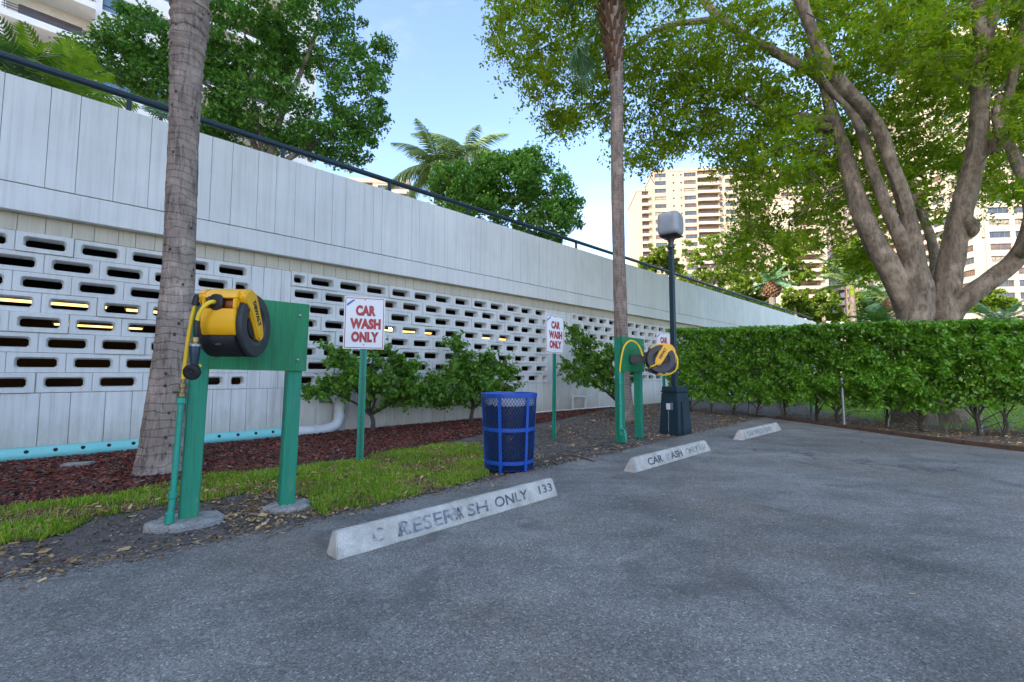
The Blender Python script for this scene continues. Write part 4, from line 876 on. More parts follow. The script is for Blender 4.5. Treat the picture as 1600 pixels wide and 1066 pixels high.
leafy_tree('broadleaf_tree', 'rounded dark green tree above the wall, beside the pale feathery palms', 'tree', bB,
    [blob(790, 290, 24, 70, 42), blob(850, 300, 24, 50, 55), blob(730, 300, 23.5, 52, 45), blob(825, 252, 24.5, 32, 20), blob(890, 335, 24, 24, 28), blob(740, 340, 23, 60, 28), blob(850, 355, 23.5, 48, 25), blob(700, 285, 23.5, 28, 34), blob(770, 255, 24, 28, 18)],
    520, 52, .42, .20, MT['lf_dark'], ([bB, e(803, 420, 24), fk], [.25, .2, .16]), 'trees on the garage deck',
    [([fk, e(840, 320, 24), e(870, 290, 24)], [.1, .07, .03]), ([fk, e(770, 320, 24), e(730, 300, 23.5)], [.1, .07, .03])])
fe = [feather_mesh('frond', 3.3, 46, .095, .78, .80, MT['lf_pale'], .03, .75) for _ in range(3)]
for k, (px, py, Y, lab, n) in enumerate([(683, 262, 27, 'pale feathery palm above the wall with fronds drooping to the left', 13), (728, 244, 28, 'taller pale feathery palm rising out of the rounded dark tree', 12)]):
    h_ = D(px, py, Y); b_ = Vector((h_.x + .3, h_.y + .2, 3.6)); t = thing('feather_palm', lab, 'palm tree', b_, 0, 'feathery palms on the garage deck')
    MB().tube(smooth_path([(0, 0, 0), ((h_.x - b_.x) * .4, -.05, (h_.z - 3.6) * .5), tuple(h_ - b_)], 5), [.15 - .004 * i for i in range(11)], 9).build('trunk', MT['palmfar'], t, True)
    crown(t, h_ - b_, fe, n + 3, -.25, .95, 20 + k)
# tropical planting at the left end of the deck
MT['lf_trop'] = leafmat('tropical_leaf', [(.20, .34, .03), (.28, .40, .04), (.14, .27, .03)], trans=.45)
fm = [feather_mesh('leaf', 1.15, 14, .085, .40, .45, MT['lf_trop'], .016, .25), feather_mesh('leaf', 1.0, 14, .06, .42, .55, MT['lf_palm'], .014, .4)]
for k, (px, py, Y, n, lab) in enumerate([(60, 118, 9.0, 12, 'broad-leaved tropical plant behind the rail at the far left'), (20, 118, 8.2, 11, 'low palm-like plant at the left edge above the wall'), (112, 150, 8.8, 11, 'bushy tropical plant right of the broad-leaved one behind the rail')]):
    h_ = D(px, py, Y); t = thing('tropical_plant', lab, 'plant', h_ - Vector((0, 0, .95)), 0, 'tropical plants on the deck'); MB().tube([(0, 0, 0), (0, .02, .9)], .05, 6).build('stem', MT['twig'], t)
    crown(t, Vector((0, 0, .9)), [fm[0]] if k != 1 else [fm[1]], n, -.1, 1.35, 40 + k, 'leaf')
pb = thing('deck_planter', 'raised planter edge with soil behind the parapet at the left end of the deck', 'planter', WP(-1, 1.2, 3.6), WRZ)
MB().bx(-3.5, 10, -.3, 3.4, 0.001, .34).build('planter_body', MT['white'], pb)
sp_ = D(252, 178, 8.6); gt = thing('spiky_plant', 'small spiky plant peeping over the wall beside the thick palm', 'plant', sp_ - Vector((0, 0, .5)), 0)
MB().tube([(0, 0, 0), (0, 0, .42)], .03, 6).build('stem', MT['twig'], gt); crown(gt, Vector((0, 0, .4)), [feather_mesh('leaf', .42, 8, .03, .16, .3, MT['lf_palmb'], .008)], 12, .1, 1.3, 5, 'leaf')
# clipped hedge on the deck far along the wall
dh = thing('deck_hedge', 'low clipped yellow-green hedge behind the handrail far along the wall', 'hedge', WP(21, .9, 3.6), WRZ)
N_ = 9000; q = np.stack([rng.uniform(0, 13.5, N_), rng.uniform(-.3, .5, N_), rng.uniform(.6, 1.42, N_)], 1); quads('foliage', leaves(q, .14, .6, .8, 0), MT['lf_mid'], dh)
MB().bx(0, 13.4, -.2, .4, 0.001, .8).build('planter_box', MT['white'], dh)

# sunlit trees and palms beyond the garage
for k, (px, py, Y, rx, rz, lab) in enumerate([(1110, 415, 52, 58, 50, 'bright sunlit tree in front of the cream tower, behind the lamp head'), (1030, 405, 46, 30, 22, 'small sunlit tree left of the lamp pole above the wall end'), (1165, 455, 44, 34, 30, 'low sunlit tree above the wall right of the lamp post'),
        (1285, 480, 42, 30, 30, 'yellow-green bushy tree behind the small white roof'), (1365, 478, 38, 36, 26, 'yellow-green bush left of the big tree trunk, beyond the hedge'), (1545, 470, 60, 34, 18, 'low yellowish bush under the big tree limb at the right'), (1232, 415, 66, 34, 34, 'sunlit tree in front of the lower balconied block, left of the royal palm'), (1335, 402, 72, 40, 36, 'sunlit tree behind the royal palm, seen under the big crown'), (1240, 472, 40, 26, 24, 'dull green shrub in front of the balconies, just past the wall end')]):
    p = D(px, py, Y); b_ = Vector((p.x, p.y, -.03)); s_ = Y / FPX
    leafy_tree('garden_tree', lab, 'tree', b_, [blob(px + dx * rx, py + dy * rz, Y + dy * 2, rx * .55, rz * .5) for dx, dy in ((0, 0), (-.5, .25), (.5, .2), (-.25, -.5), (.3, -.5), (.05, .5), (.7, .6), (-.7, .6))],
        190, 46, .075 * rx * s_ + .1, .085 * rx * s_ ** .5 * .5 if False else max(.2, .30 * Y / 52), MT['lf_mid'], ([b_, b_ + Vector((.2, 0, p.z * .55)), p], [.25, .2, .1]), 'sunlit trees beyond the garage')
fb = [feather_mesh('frond', 2.4, 30, .08, .5, .5, MT['lf_palmb'], .03, .35) for _ in range(2)]; fan3 = [fan_mesh('frond', 1.3, 26, 1.0, MT['lf_palmb']) for _ in range(2)]
fr = [feather_mesh('frond', 2.9, 34, .10, .55, .45, MT['lf_pale'], .04, .3) for _ in range(2)]
for k, (px, py, Y, kind, lab) in enumerate([(1206, 452, 42, 'boot', 'palm with a round brown boot ball above the end of the wall'), (1331, 446, 31, 'royal', 'royal palm with a smooth green crownshaft left of the big trunk'), (1394, 476, 34, 'boot', 'palm with a small brown head just left of the big trunk')]):
    h_ = D(px, py, Y); b_ = Vector((h_.x, h_.y, -.03)); t = thing('garden_palm', lab, 'palm tree', b_, 0, 'palms beyond the hedge'); z = h_.z + .03
    if kind == 'boot':
        rb = (.72 if k == 0 else .5); MB().tube([(0, 0, 0), (0, 0, z * .5), (0, 0, z - .4)], [.3, .27, .3], 10).build('trunk', MT['palmfar'], t, True)
        m = MB(); r_ = random.Random(k)
        for j in range(90):
            zz = -rb + 2 * rb * j / 90; a = j * 2.4; rr_ = math.sqrt(max(.02, rb * rb - zz * zz)); o_ = Vector((math.cos(a) * rr_, math.sin(a) * rr_, z + zz)); m.box(o_, (.14, .14, .24), Matrix.Rotation(a, 3, 'Z') @ Matrix.Rotation(R(-30), 3, 'Y'))
        m.lathe([(.05, z - rb), (rb * .86, z - rb * .4), (rb * .9, z + .2), (.1, z + rb)], 14).build('boots', MT['boots'], t, kind='stuff'); crown(t, Vector((0, 0, z + rb * .7)), fan3 if k == 2 else fb, 20, -.35, 1.2, 60 + k)
    else:
        MB().tube([(0, 0, 0), (0, 0, z * .5), (0, 0, z - .75)], [.2, .19, .16], 10).build('trunk', MT['palmfar'], t, True); MB().tube([(0, 0, z - .75), (0, 0, z - .5), (0, 0, z + .1)], [.165, .19, .08], 10).build('crownshaft', MT['lf_mid'], t, True); crown(t, Vector((0, 0, z)), fr, 12, -.1, 1.2, 70)
for k, (px, py, Y, s_, lab) in enumerate([(1562, 515, 19, .95, 'large feathery cycad-like palm over the hedge at the right edge'), (1372, 508, 21, .8, 'low feathery palm over the hedge left of the big trunk'), (1640, 520, 18, .9, 'feathery palm just beyond the right edge over the hedge')]):
    h_ = D(px, py, Y); t = thing('pygmy_palm', lab, 'palm tree', Vector((h_.x, h_.y, -.03)), 0, 'low palms beyond the hedge'); MB().tube([(0, 0, 0), (0, 0, h_.z)], [.16, .13], 8).build('trunk', MT['palmfar'], t, True)
    crown(t, Vector((0, 0, h_.z)), [feather_mesh('frond', 1.7 * s_, 26, .05, .38, .55, MT['lf_palm'] if k else MT['lf_palmb'], .02, .2)], 20, -.05, 1.3, 80 + k)

# ================================================================== HEDGE AND CHAIN-LINK FENCE
hp = [Vector(p) for p in ((4.55, 12.9, 0), (5.45, 11.7, 0), (6.12, 10.2, 0), (6.6, 8.95, 0), (7.2, 8.0, 0), (8.2, 7.35, 0), (10.2, 6.7, 0))]
hpath = smooth_path(hp, 12); hl = [0]
for a, b in zip(hpath[:-1], hpath[1:]): hl.append(hl[-1] + (b - a).length)
HP = np.array(hpath); HL = np.array(hl)
def hedge_at(s): return np.stack([np.interp(s, HL, HP[:, 0]), np.interp(s, HL, HP[:, 1]), np.zeros_like(s)], 1)
def hedge_top(s): return np.interp(s, HL, np.interp(np.arange(len(HL)), [0, 12, 24, 36, 48, 60, 72], [2.20, 2.10, 1.98, 1.90, 1.83, 1.78, 1.72]))
hg = thing('hedge', 'long clipped green hedge behind the chain-link fence, from the lamp post to the right edge', 'hedge', hp[3])
org = np.array(hp[3])
N_ = 105000; s = rng.uniform(0, HL[-1], N_); P = hedge_at(s); T = unit(hedge_at(np.minimum(s + .05, HL[-1])) - hedge_at(np.maximum(s - .05, 0))); NN = np.stack([-T[:, 1], T[:, 0], 0 * s], 1)
face = rng.uniform(0, 1, N_); hw = .42
top = hedge_top(s); bump_ = np.array([mnoise.noise(Vector((a * 1.6, 0, 3.3))) + .6 * mnoise.noise(Vector((a * 4.5, 9, 0))) for a in s])
top = top + .085 * bump_
bot = .34 + .30 * np.clip((s - 5.6) / 1.8, 0, 1) + .15 * bump_
off = np.where(face < .46, -hw, np.where(face < .62, hw, rng.uniform(-hw, hw, N_)))
z = np.where(face < .62, bot + (top - bot) * rng.uniform(0, 1, N_) ** .92, np.where(face < .76, top, bot + (top - bot) * rng.uniform(0, 1, N_)))
lum = np.array([mnoise.noise(Vector((a * 2.6, b * 3.2, c * 6))) for a, b, c in zip(s, z, off)]); lum2 = np.array([mnoise.noise(Vector((a * 6.5, b * 7.2, 4 + c * 6))) for a, b, c in zip(s, z, off)])
off = off * (1 + .42 * lum + .38 * lum2) + rng.normal(0, .02, N_); z = z + .03 * lum + rng.normal(0, .014, N_) - 0
keep = ~((lum + .8 * lum2 < -.28) & (face < .46) & (rng.uniform(0, 1, N_) < .88)) & (z > .22)
low = (z < .35 + bot) & (rng.uniform(0, 1, N_) < np.clip((.35 + bot - z) * 1.7 * (1 + lum2), 0, .9)); keep &= ~low
C = P + NN * off[:, None]; C[:, 2] = z; C = C[keep] - org
quads('foliage', leaves(C, .074, .60, .15, .5, .4, .14), MT['lf_hedge'], hg)
# shoots breaking out of the clipped top
ns = 1700; s = rng.uniform(0, HL[-1], ns); C = hedge_at(s); C[:, 2] = hedge_top(s) + rng.uniform(.02, .10, ns); C[:, 0] += rng.uniform(-.3, .3, ns); quads('top_shoots', leaves(C - org, .07, .5, .2, -.6), MT['lf_hedge'], hg)
r_ = random.Random(9); stem_s = np.arange(.5, HL[-1], .62)
for a in stem_s:
    a += r_.uniform(-.15, .15); b = hedge_at(np.array([a]))[0] - org; b[2] = -.02; B = Vector(b) + Vector((r_.uniform(-.12, .12), r_.uniform(-.12, .12), 0)); m = MB(); w = r_.uniform(.018, .038)
    k = B + Vector((r_.uniform(-.1, .1), r_.uniform(-.1, .1), r_.uniform(.3, .5))); m.tube(smooth_path([B, B.lerp(k, .5) + Vector((r_.uniform(-.04, .04), r_.uniform(-.04, .04), 0)), k], 3), [w, w, w * .95, w * .9, w * .88, w * .85, w * .8], 6, True, .2)
    for _ in range(5):
        e_ = k + Vector((r_.uniform(-.35, .35), r_.uniform(-.35, .35), r_.uniform(.3, .9))); md = k.lerp(e_, .45) + Vector((r_.uniform(-.07, .07), r_.uniform(-.07, .07), 0)); m.tube([k - Vector((0, 0, .04)), md, e_], [w * .6, w * .42, w * .2], 5, False)
    for _ in range(4):
        e_ = B + Vector((r_.uniform(-.4, .4), r_.uniform(-.4, .4), r_.uniform(.25, .6))); st_ = B.lerp(k, r_.uniform(.2, .8)); m.tube([st_, st_.lerp(e_, .5) + Vector((0, 0, .05)), e_], [w * .35, w * .25, w * .1], 4, False)
    m.build('stem', MT['twig'], hg)
def fence_at(a):
    p = hedge_at(np.array([a]))[0]; q = hedge_at(np.array([a + .05]))[0] - hedge_at(np.array([a - .05]))[0]; q = Vector(q).normalized(); return Vector(p) + Vector((-q.y, q.x, 0)) * .46, q
fn = thing('chain_link_fence', 'low chain-link fence with grey posts behind the hedge stems', 'fence', hp[3])
wm = MB(); FH = .86; sp_ = .062; FL = float(HL[-1]) - .1; FP = [fence_at(a)[0] - hp[3] for a in np.linspace(.1, FL, 160)]
def fpt(x): k = min(max(x / FL * 159, 0), 158.99); i_ = int(k); return FP[i_].lerp(FP[i_ + 1], k - i_)
for k in range(int((FL + FH) / sp_)):
    x0 = k * sp_
    for sg_ in (1, -1):
        xa, xb = (x0 - FH, x0) if sg_ > 0 else (x0, x0 - FH); pts_ = []
        for t in np.linspace(0, 1, 6):
            x = xa + (xb - xa) * t
            if 0 <= x <= FL: p_ = fpt(x); pts_.append((p_.x, p_.y + .004 * sg_, .03 + FH * t))
        if len(pts_) > 1: wm.tube(pts_, .0028, 3, False)
wm.build('chain_link', MT['steel'], fn, kind='stuff')
MB().tube([fpt(x) + Vector((0, 0, .9)) for x in np.linspace(0, FL, 40)], .012, 6).build('top_wire', MT['steel'], fn)
pm = MB().tube([(0, 0, -.05), (0, 0, .94)], .024, 10).lathe([(.028, .941), (.028, .96), (.012, .98)], 10).mesh('post', MT['steel'], True)
for x in np.arange(.1, FL, 1.55): link('post', pm, fn, fpt(x) + Vector((.0, -.03, 0)))
fpost = thing('fence_post', 'single short grey-blue metal post in front of the hedge, left of the big trunk', 'post', G(1315, 669) + Vector((.05, 0, -.02)))
MB().tube([(0, 0, -.03), (0, 0, .9)], .026, 10).build('tube', MT['steel'], fpost, True); MB().lathe([(.03, .9), (.03, .92), (.012, .945)], 10).build('cap', MT['steel'], fpost, True)
cu = thing('timber_edging', 'weathered brown timber edging along the asphalt under the fence', 'edging', curb[0], 0)
for k in range(6):
    a, b = curb[k] if k < 5 else None, curb[min(k + 1, 5)]
    if k < 5:
        d_ = b - a; nn_ = Vector((d_.y, -d_.x, 0)).normalized() * -1; nn_ = nn_ if nn_.x > 0 else -nn_
        c_ = (a + b) / 2 + nn_ * .09 - curb[0]; ang = math.atan2(d_.y, d_.x)
        MB().box((c_.x, c_.y, .025), (d_.length - .015, .085, .085), Matrix.Rotation(ang, 3, 'Z')).build('timber', MT['timber'], cu, False, .012)
    
# ================================================================== SHRUBS BY THE WALL
def shrub(base, label, tips, n, ls, seed, flowers=0):
    t = thing('flowering_shrub', label, 'shrub', base, 0, 'shrubs against the screen wall'); r_ = random.Random(seed); m = MB(); leafp = []
    k0 = Vector((r_.uniform(-.05, .05), r_.uniform(-.05, .05), .30)); m.tube(smooth_path([Vector((0, 0, -.03)), Vector((.03, -.02, .14)), k0], 3), [.045, .042, .04, .038, .036, .034, .03], 7, True, .25)
    for q in tips:
        q = Vector(q); k1 = k0.lerp(q, .4) + Vector((r_.uniform(-.1, .1), r_.uniform(-.1, .1), r_.uniform(-.02, .1))); path = smooth_path([k0 - Vector((0, 0, .03)), k1, q, q + (q - k1) * .35 + Vector((0, 0, -.08))], 4)
        m.tube(path, [.022 * (1 - .9 * i / (len(path) - 1)) + .002 for i in range(len(path))], 5, False, .2)
        for i in range(5, len(path)):
            for _ in range(3):
                e_ = path[i] + Vector((r_.uniform(-.28, .28), r_.uniform(-.24, .24), r_.uniform(-.20, .22))); m.tube([path[i], (path[i] + e_) / 2 + Vector((0, 0, .02)), e_], [.006, .004, .002], 3, False)
                for f in np.linspace(.2, 1.1, 7): leafp += [path[i].lerp(e_, f) + Vector((r_.gauss(0, .035), r_.gauss(0, .035), r_.gauss(0, .035))) for _ in range(n)]
    m.build('branches', MT['twig'], t, True); quads('foliage', leaves(np.array(leafp), ls, .66, .5, .5, .35), MT['lf_shrub'], t)
    if flowers:
        for k in range(flowers):
            p = r_.choice(leafp) + Vector((0, -.05, .05)); quads('flower', leaves(np.array([p + Vector((r_.gauss(0, .02), r_.gauss(0, .02), r_.gauss(0, .02))) for _ in range(9)]), .05, .8, .2, 0), MT['pink'], t, None)
    return t
WDX = lambda s_, b_, z_: tuple(wd * s_ + wb * b_ + Vector((0, 0, z_)))
shrub(WP(4.42, -.30, 0), 'leafy shrub with pale twisted trunk behind the near car wash sign', [WDX(-.95, -.1, .75), WDX(-.5, -.3, 1.0), WDX(-.65, -.2, 1.25), WDX(-.1, -.2, 1.35), WDX(.25, -.25, 1.15), WDX(.65, -.1, 1.0), WDX(1.0, -.2, .8), WDX(1.35, -.15, .55), WDX(-.2, -.35, .8), WDX(.4, -.4, .75), WDX(.75, -.3, .62)], 3, .088, 1)
shrub(WP(6.55, -.42, 0), 'rounded shrub with a pink blossom behind the blue litter bin', [WDX(-.8, -.1, .55), WDX(-.6, -.2, .95), WDX(-.3, -.2, 1.2), WDX(-.1, -.3, .85), WDX(.2, -.2, 1.25), WDX(.5, -.2, 1.1), WDX(.8, -.2, .95), WDX(.9, -.1, .65), WDX(.2, -.3, .7), WDX(-.35, .0, 1.45), WDX(-.4, -.3, .6)], 3, .085, 2, 3)
shrub(Vector((2.62, 11.1, -.02)), 'sparse shrub with bare dark lower branches left of the slim palm', [(-1.1, 0, 1.15), (-.8, .2, 1.35), (-.5, -.1, 1.25), (-.9, -.1, .9), (-.2, .1, 1.45), (.2, 0, 1.3), (-.7, .25, 1.65), (.5, .3, 1.2), (-1.0, .2, 1.9), (-.4, .2, 1.05)], 3, .09, 3)

# ================================================================== GRASS, MULCH, LITTER
def inside(Pn, poly_):
    x, y = Pn[:, 0], Pn[:, 1]; c = np.zeros(len(Pn), bool); n = len(poly_)
    for i in range(n):
        (x1, y1), (x2, y2) = poly_[i][:2], poly_[i - 1][:2]
        c ^= ((y1 > y) != (y2 > y)) & (x < (x2 - x1) * (y - y1) / (y2 - y1 + 1e-12) + x1)
    return c
def scatter(poly_, n):
    A = np.array([tuple(p)[:2] for p in poly_]); lo_, hi_ = A.min(0), A.max(0); out = []
    while sum(map(len, out)) < n:
        q = rng.uniform(lo_, hi_, (n, 2)); out.append(q[inside(q, A)])
    return np.concatenate(out)[:n]
def nz(P2, f, seed=0.): return np.array([mnoise.noise(Vector((a * f, b * f, seed))) for a, b in P2])
def blades(P2, h, w, mat, name, z0=-.012, lean=.5):
    n = len(P2); az = rng.uniform(0, 2 * np.pi, n); hh_ = h * rng.uniform(.5, 1.25, n); ln = rng.uniform(.15, 1, n) * lean * hh_
    b = np.stack([P2[:, 0], P2[:, 1], np.full(n, z0)], 1); sd = np.stack([np.cos(az), np.sin(az), 0 * az], 1) * (w * rng.uniform(.6, 1.2, n))[:, None]; ld = np.stack([-np.sin(az) * ln, np.cos(az) * ln, hh_], 1)
    tip = b + ld; V = np.stack([b - sd * .5, b + sd * .5, tip + sd * .12, tip - sd * .12], 1)
    o = quads(name, V, mat); return o
gp = [G(-160, 812), G(0, 795), G(80, 786), G(170, 776), G(262, 757), G(330, 742), G(395, 738), G(470, 728), G(540, 722), G(600, 708), G(690, 694), G(748, 694), G(762, 718), G(764, 742), G(735, 752), G(660, 773), G(590, 789), G(510, 806), G(495, 800), G(480, 775), G(440, 768), G(370, 772), G(318, 782), G(280, 782), G(215, 796), G(150, 806), G(110, 828), G(60, 842), G(0, 848), G(-160, 868)]
g2 = scatter(gp, 52000); d_ = nz(g2, 1.9, 3) + .6 * nz(g2, 6, 8)
bare = ((g2[:, 0] > -2.3) & (g2[:, 0] < -1.75) & (g2[:, 1] > 3.3) & (g2[:, 1] < 4.4))
keep = (d_ + .5 * nz(g2, 15, 2) > -.12) & ~(bare & (rng.uniform(0, 1, len(g2)) < .8))
blades(g2[keep], .046, .0095, MT['grass'], 'lawn_strip', lean=1.2)
fr_ = g2[rng.uniform(0, 1, len(g2)) < .09]; fr_ = fr_ + rng.normal(0, .09, fr_.shape); blades(fr_, .04, .009, MT['grass'], 'grass_fringe', lean=1.2)
g3 = g2[(~keep) & (rng.uniform(0, 1, len(g2)) < .35)]; blades(g3, .035, .006, MT['litter'], 'dry_thatch', lean=1.2)
sheet('turf_base', [tuple(p)[:2] for p in gp], -.007, M('turf_base', (.10, .105, .03), (.085, .065, .045), rough=.95, scale=7, bscale=90, bstr=.8, bdist=.015, fine=.4))
lw = [(8.2, 12.5), (7.8, 10.2), (8.1, 8.6), (9.4, 7.8), (11, 7.1), (14, 6), (26, 14), (30, 32), (16, 24)]
q = scatter(lw, 30000); blades(q, .07, .02, MT['lawnblade'], 'lawn_grass', -.004, .8)
mb = [WP(-3, -.02, 0), G(-200, 850), G(0, 796), G(170, 775), G(300, 748), G(395, 735), G(470, 724), G(560, 714), G(640, 700), G(700, 690), G(760, 676), G(800, 668), G(870, 656), WP(12.5, -.02, 0), WP(12.5, .12, 0), WP(-3, .12, 0)]
sheet('mulch_bed', [tuple(p)[:2] for p in mb], -.004, MT['mulch'])
def chips(P2, l, mat, name, z0, zr, asp=.4, tilt=.5):
    n = len(P2); az = rng.uniform(0, 2 * np.pi, n); ll = l * rng.uniform(.4, 1.5, n); c = np.stack([P2[:, 0], P2[:, 1], z0 + rng.uniform(0, zr, n)], 1)
    t = np.stack([np.cos(az), np.sin(az), rng.normal(0, tilt * .5, n)], 1) * (ll * .5)[:, None]; w = np.stack([-np.sin(az), np.cos(az), rng.normal(0, tilt, n)], 1) * (ll * asp * .5)[:, None]
    sk = rng.uniform(.4, 1, (n, 1)); return quads(name, np.stack([c - t - w, c - t * .8 + w * sk, c + t + w, c + t * .9 - w * sk], 1), mat)
q = scatter(mb, 44000); chips(q, .034, MT['chips'], 'mulch_chips', -.002, .02)
sb = [edge[0].lerp(edge[1], .7)] + [p + Vector((-.05, .05, 0)) for p in edge[1:]] + [curb[0] + Vector((.5, .3, 0)), Vector((6.4, 12.6, 0)), WP(15, 0, 0), WP(11.5, -.2, 0), G(900, 660), G(800, 670), G(740, 690), G(560, 716), G(395, 736), G(170, 776), G(-200, 830)]
q = scatter(mb, 3500) + rng.normal(0, .16, (3500, 2)); chips(q, .03, MT['chips'], 'mulch_chips', -.004, .02)
q = scatter(sb, 46000); chips(q, .017, MT['pebble'], 'bed_debris', -.012, .008, .6)
q = scatter(sb, 6500); q = q[nz(q, 1.5, 5) + .5 * nz(q, 5, 1) > -.05]; chips(q, .042, MT['litter'], 'leaf_litter', -.008, .016, .5, .35)
q = scatter(gp, 2600); chips(q, .03, MT['litter'], 'leaf_litter', .0, .03, .4, .5)
foot = scatter([G(330, 800), G(370, 835), G(500, 806), G(480, 770), G(400, 768)], 620); chips(foot, .024, MT['litter'], 'leaf_litter', -.006, .02, .5, .5)
q = scatter([(5.9, 10.4), (6.2, 7.6), (6.65, 5.9), (7.3, 3), (11, 5), (11, 7.2), (9.4, 7.9), (8.1, 8.8), (7.8, 10.5), (6.9, 12)], 9000); chips(q, .035, MT['litter'], 'hedge_litter', .004, .02, .4, .5)
eg = np.array([(p.x, p.y) for p in jag(edge, 60, .03)]); eg = np.repeat(eg, 5, 0) + rng.normal(0, .055, (len(eg) * 5, 2)); chips(eg, .016, MT['pebble'], 'edge_grit', .0145, .004, .6, .2); chips(eg[::9] + rng.normal(0, .05, eg[::9].shape), .03, MT['litter'], 'edge_leaves', .016, .006, .5, .2)
q = scatter([G(880, 735), G(1180, 660), G(1500, 720), G(1590, 1000), G(900, 1040)], 110); chips(q, .022, MT['litter'], 'stray_leaves', .016, .004, .5, .1)
sk = MB()
stk = thing('dry_branch', 'dry fallen branch lying on the bare soil right of the blue bin', 'branch', G(880, 712))
o_ = G(880, 712)
for pts_ in ([(832, 730), (850, 718), (880, 712), (905, 714), (930, 722)], [(858, 716), (880, 706), (905, 708)], [(840, 727), (860, 722), (872, 727)]):
    sk.tube(smooth_path([G(a, b, .015 + .02 * (i % 2)) - o_ for i, (a, b) in enumerate(pts_)], 4), .007, 5, True, .3)
sk.build('twig', MT['twig'], stk)
stk2 = thing('dry_branch', 'dry fallen stick lying on the soil left of the far hose stand', 'branch', G(930, 700)); o_ = G(930, 700); sk = MB()
for pts_ in ([(905, 702), (935, 696), (955, 697), (972, 704)], [(935, 696), (945, 692), (958, 690)]): sk.tube(smooth_path([G(a, b, .015 + .02 * (i % 2)) - o_ for i, (a, b) in enumerate(pts_)], 4), .008, 5, True, .3)
sk.build('twig', MT['twig'], stk2)
pv = thing('paver', 'pale loose paver lying in the mulch beside the teal drain pipe', 'paver', G(122, 728), R(20)); MB().box((0, 0, .01), (.26, .15, .05)).build('slab', MT['footing'], pv, False, .01)

# ================================================================== APARTMENT BUILDINGS
prnd = random.Random(5)
MT['curtain'] = M('pale_curtain', (.22, .20, .17), rough=.7, bstr=0)
def block_building(name, label, loc, rz, W, Dp, nf, fh, cols, wall, group=None, first=0, z0=0, par='slab', glass='glass', rec='recess', top=1.2):
    """x along the facade, -y towards the viewer; cols: (kind, x0, x1)"""
    t = thing(name, label, 'building', loc, rz, group); H = z0 + nf * fh; wm_ = MT[wall]
    MB().bx(.02, W - .02, .9, Dp, -.03, H).build('core', MT[rec], t)
    MB().bx(-.25, W + .25, -.15, Dp + .2, H, H + top).build('roof_parapet', wm_, t)
    for q in (.22, .61): MB().bx(W * q, W * q + min(5, W * .2), Dp * .35, Dp * .7, H + .02, H + top + 2.2).build('roof_house', wm_, t)
    MB().bx(-.03, -.001, .0, Dp + .02, -.03, H).build('end_wall', wm_, t); MB().bx(W + .001, W + .03, .0, Dp + .02, -.03, H).build('end_wall', wm_, t)
    x = 0; cache = {}
    for kind, x0, x1 in cols:
        if x0 - x > .02: MB().bx(x, x0, 0, .9, -.03, H).build('pier', wm_, t)
        x = x1
    if W - x > .02: MB().bx(x, W, 0, .9, -.03, H).build('pier', wm_, t)
    for kind, x0, x1 in cols:
        w = x1 - x0
        if z0 > 0 or first > 0: MB().bx(x0, x1, .03, .9, -.03, z0 + first * fh - .9).build('base_wall', wm_, t)
        k = (kind, round(w, 2))
        if k not in cache:
            if kind in ('w', 's'):
                sill = .9 if kind == 'w' else 1.3; head = 2.55 if kind == 'w' else 2.0; m1 = MB().bx(.001, w - .001, .02, .9, head - fh, sill); nm = max(1, int(w / 1.2)); m2 = MB(); f_ = .07
                for q in range(nm + 1): xx = f_ / 2 + (w - f_) * q / nm; m2.bx(xx - f_ / 2, xx + f_ / 2, .28, .36, sill + f_, head - f_)
                m2.bx(0.003, w - .003, .28, .36, sill + .002, sill + f_).bx(0.003, w - .003, .28, .36, head - f_, head - .002)
                if kind == 'w': m2.bx(f_, w - f_, .29, .35, sill + .62, sill + .67)
                cache[k] = (m1.mesh('spandrel', wm_), m2.mesh('window', MT['mull']), [MB().bx(.002, w - .002, .37, .42, sill, head).mesh('pane', MT[g_]) for g_ in (glass, glass, 'glass', 'glassb', 'curtain')])
            else:
                m1 = MB().bx(-.15, w + .15, -1.25, -.002, -.12, .12).bx(-.15, w + .15, -1.25, -1.10, .12, 1.0 if kind == 'b' else .42).bx(-.15, -.02, -1.10, -.002, .12, 1.0 if kind == 'b' else .42).bx(w + .02, w + .15, -1.10, -.002, .12, 1.0 if kind == 'b' else .42)
                m1.bx(.002, w - .002, -.001, .88, -.12, .12)
                m2 = MB().bx(w * .12, w * .88, .86, .895, .13, 2.35); m3 = MB()
                for zz in ((1.12,) if kind == 'b' else (.6, .8, 1.0)): m3.bx(-.12, w + .12, -1.2, -1.15, zz, zz + .05)
                for q in range(4): xx = (w - .1) * q / 3; m3.bx(xx, xx + .04, -1.2, -1.15, .4, 1.12)
                cache[k] = (m1.mesh('balcony', MT[par]), m2.mesh('balcony_door', MT['glassb'] if glass != 'glassblue' else MT['glassb']), m3.mesh('balcony_rail', MT['rail']))
        a, b, c_ = cache[k]
        if kind in ('w', 's'): MB().bx(x0 + .001, x1 - .001, .02, .9, H - fh + (2.55 if kind == 'w' else 2.0), H - .002).build('lintel', wm_, t)
        for f in range(first, nf):
            z = z0 + f * fh
            if kind in ('w', 's'): link('spandrel', a, t, (x0, 0, z)); o = link('window', b, t, (x0, 0, z)); link('pane', prnd.choice(c_), o)
            else: o = link('balcony', a, t, (x0, 0, z)); link('balcony_door', b, o); link('balcony_rail', c_, o)
    return t
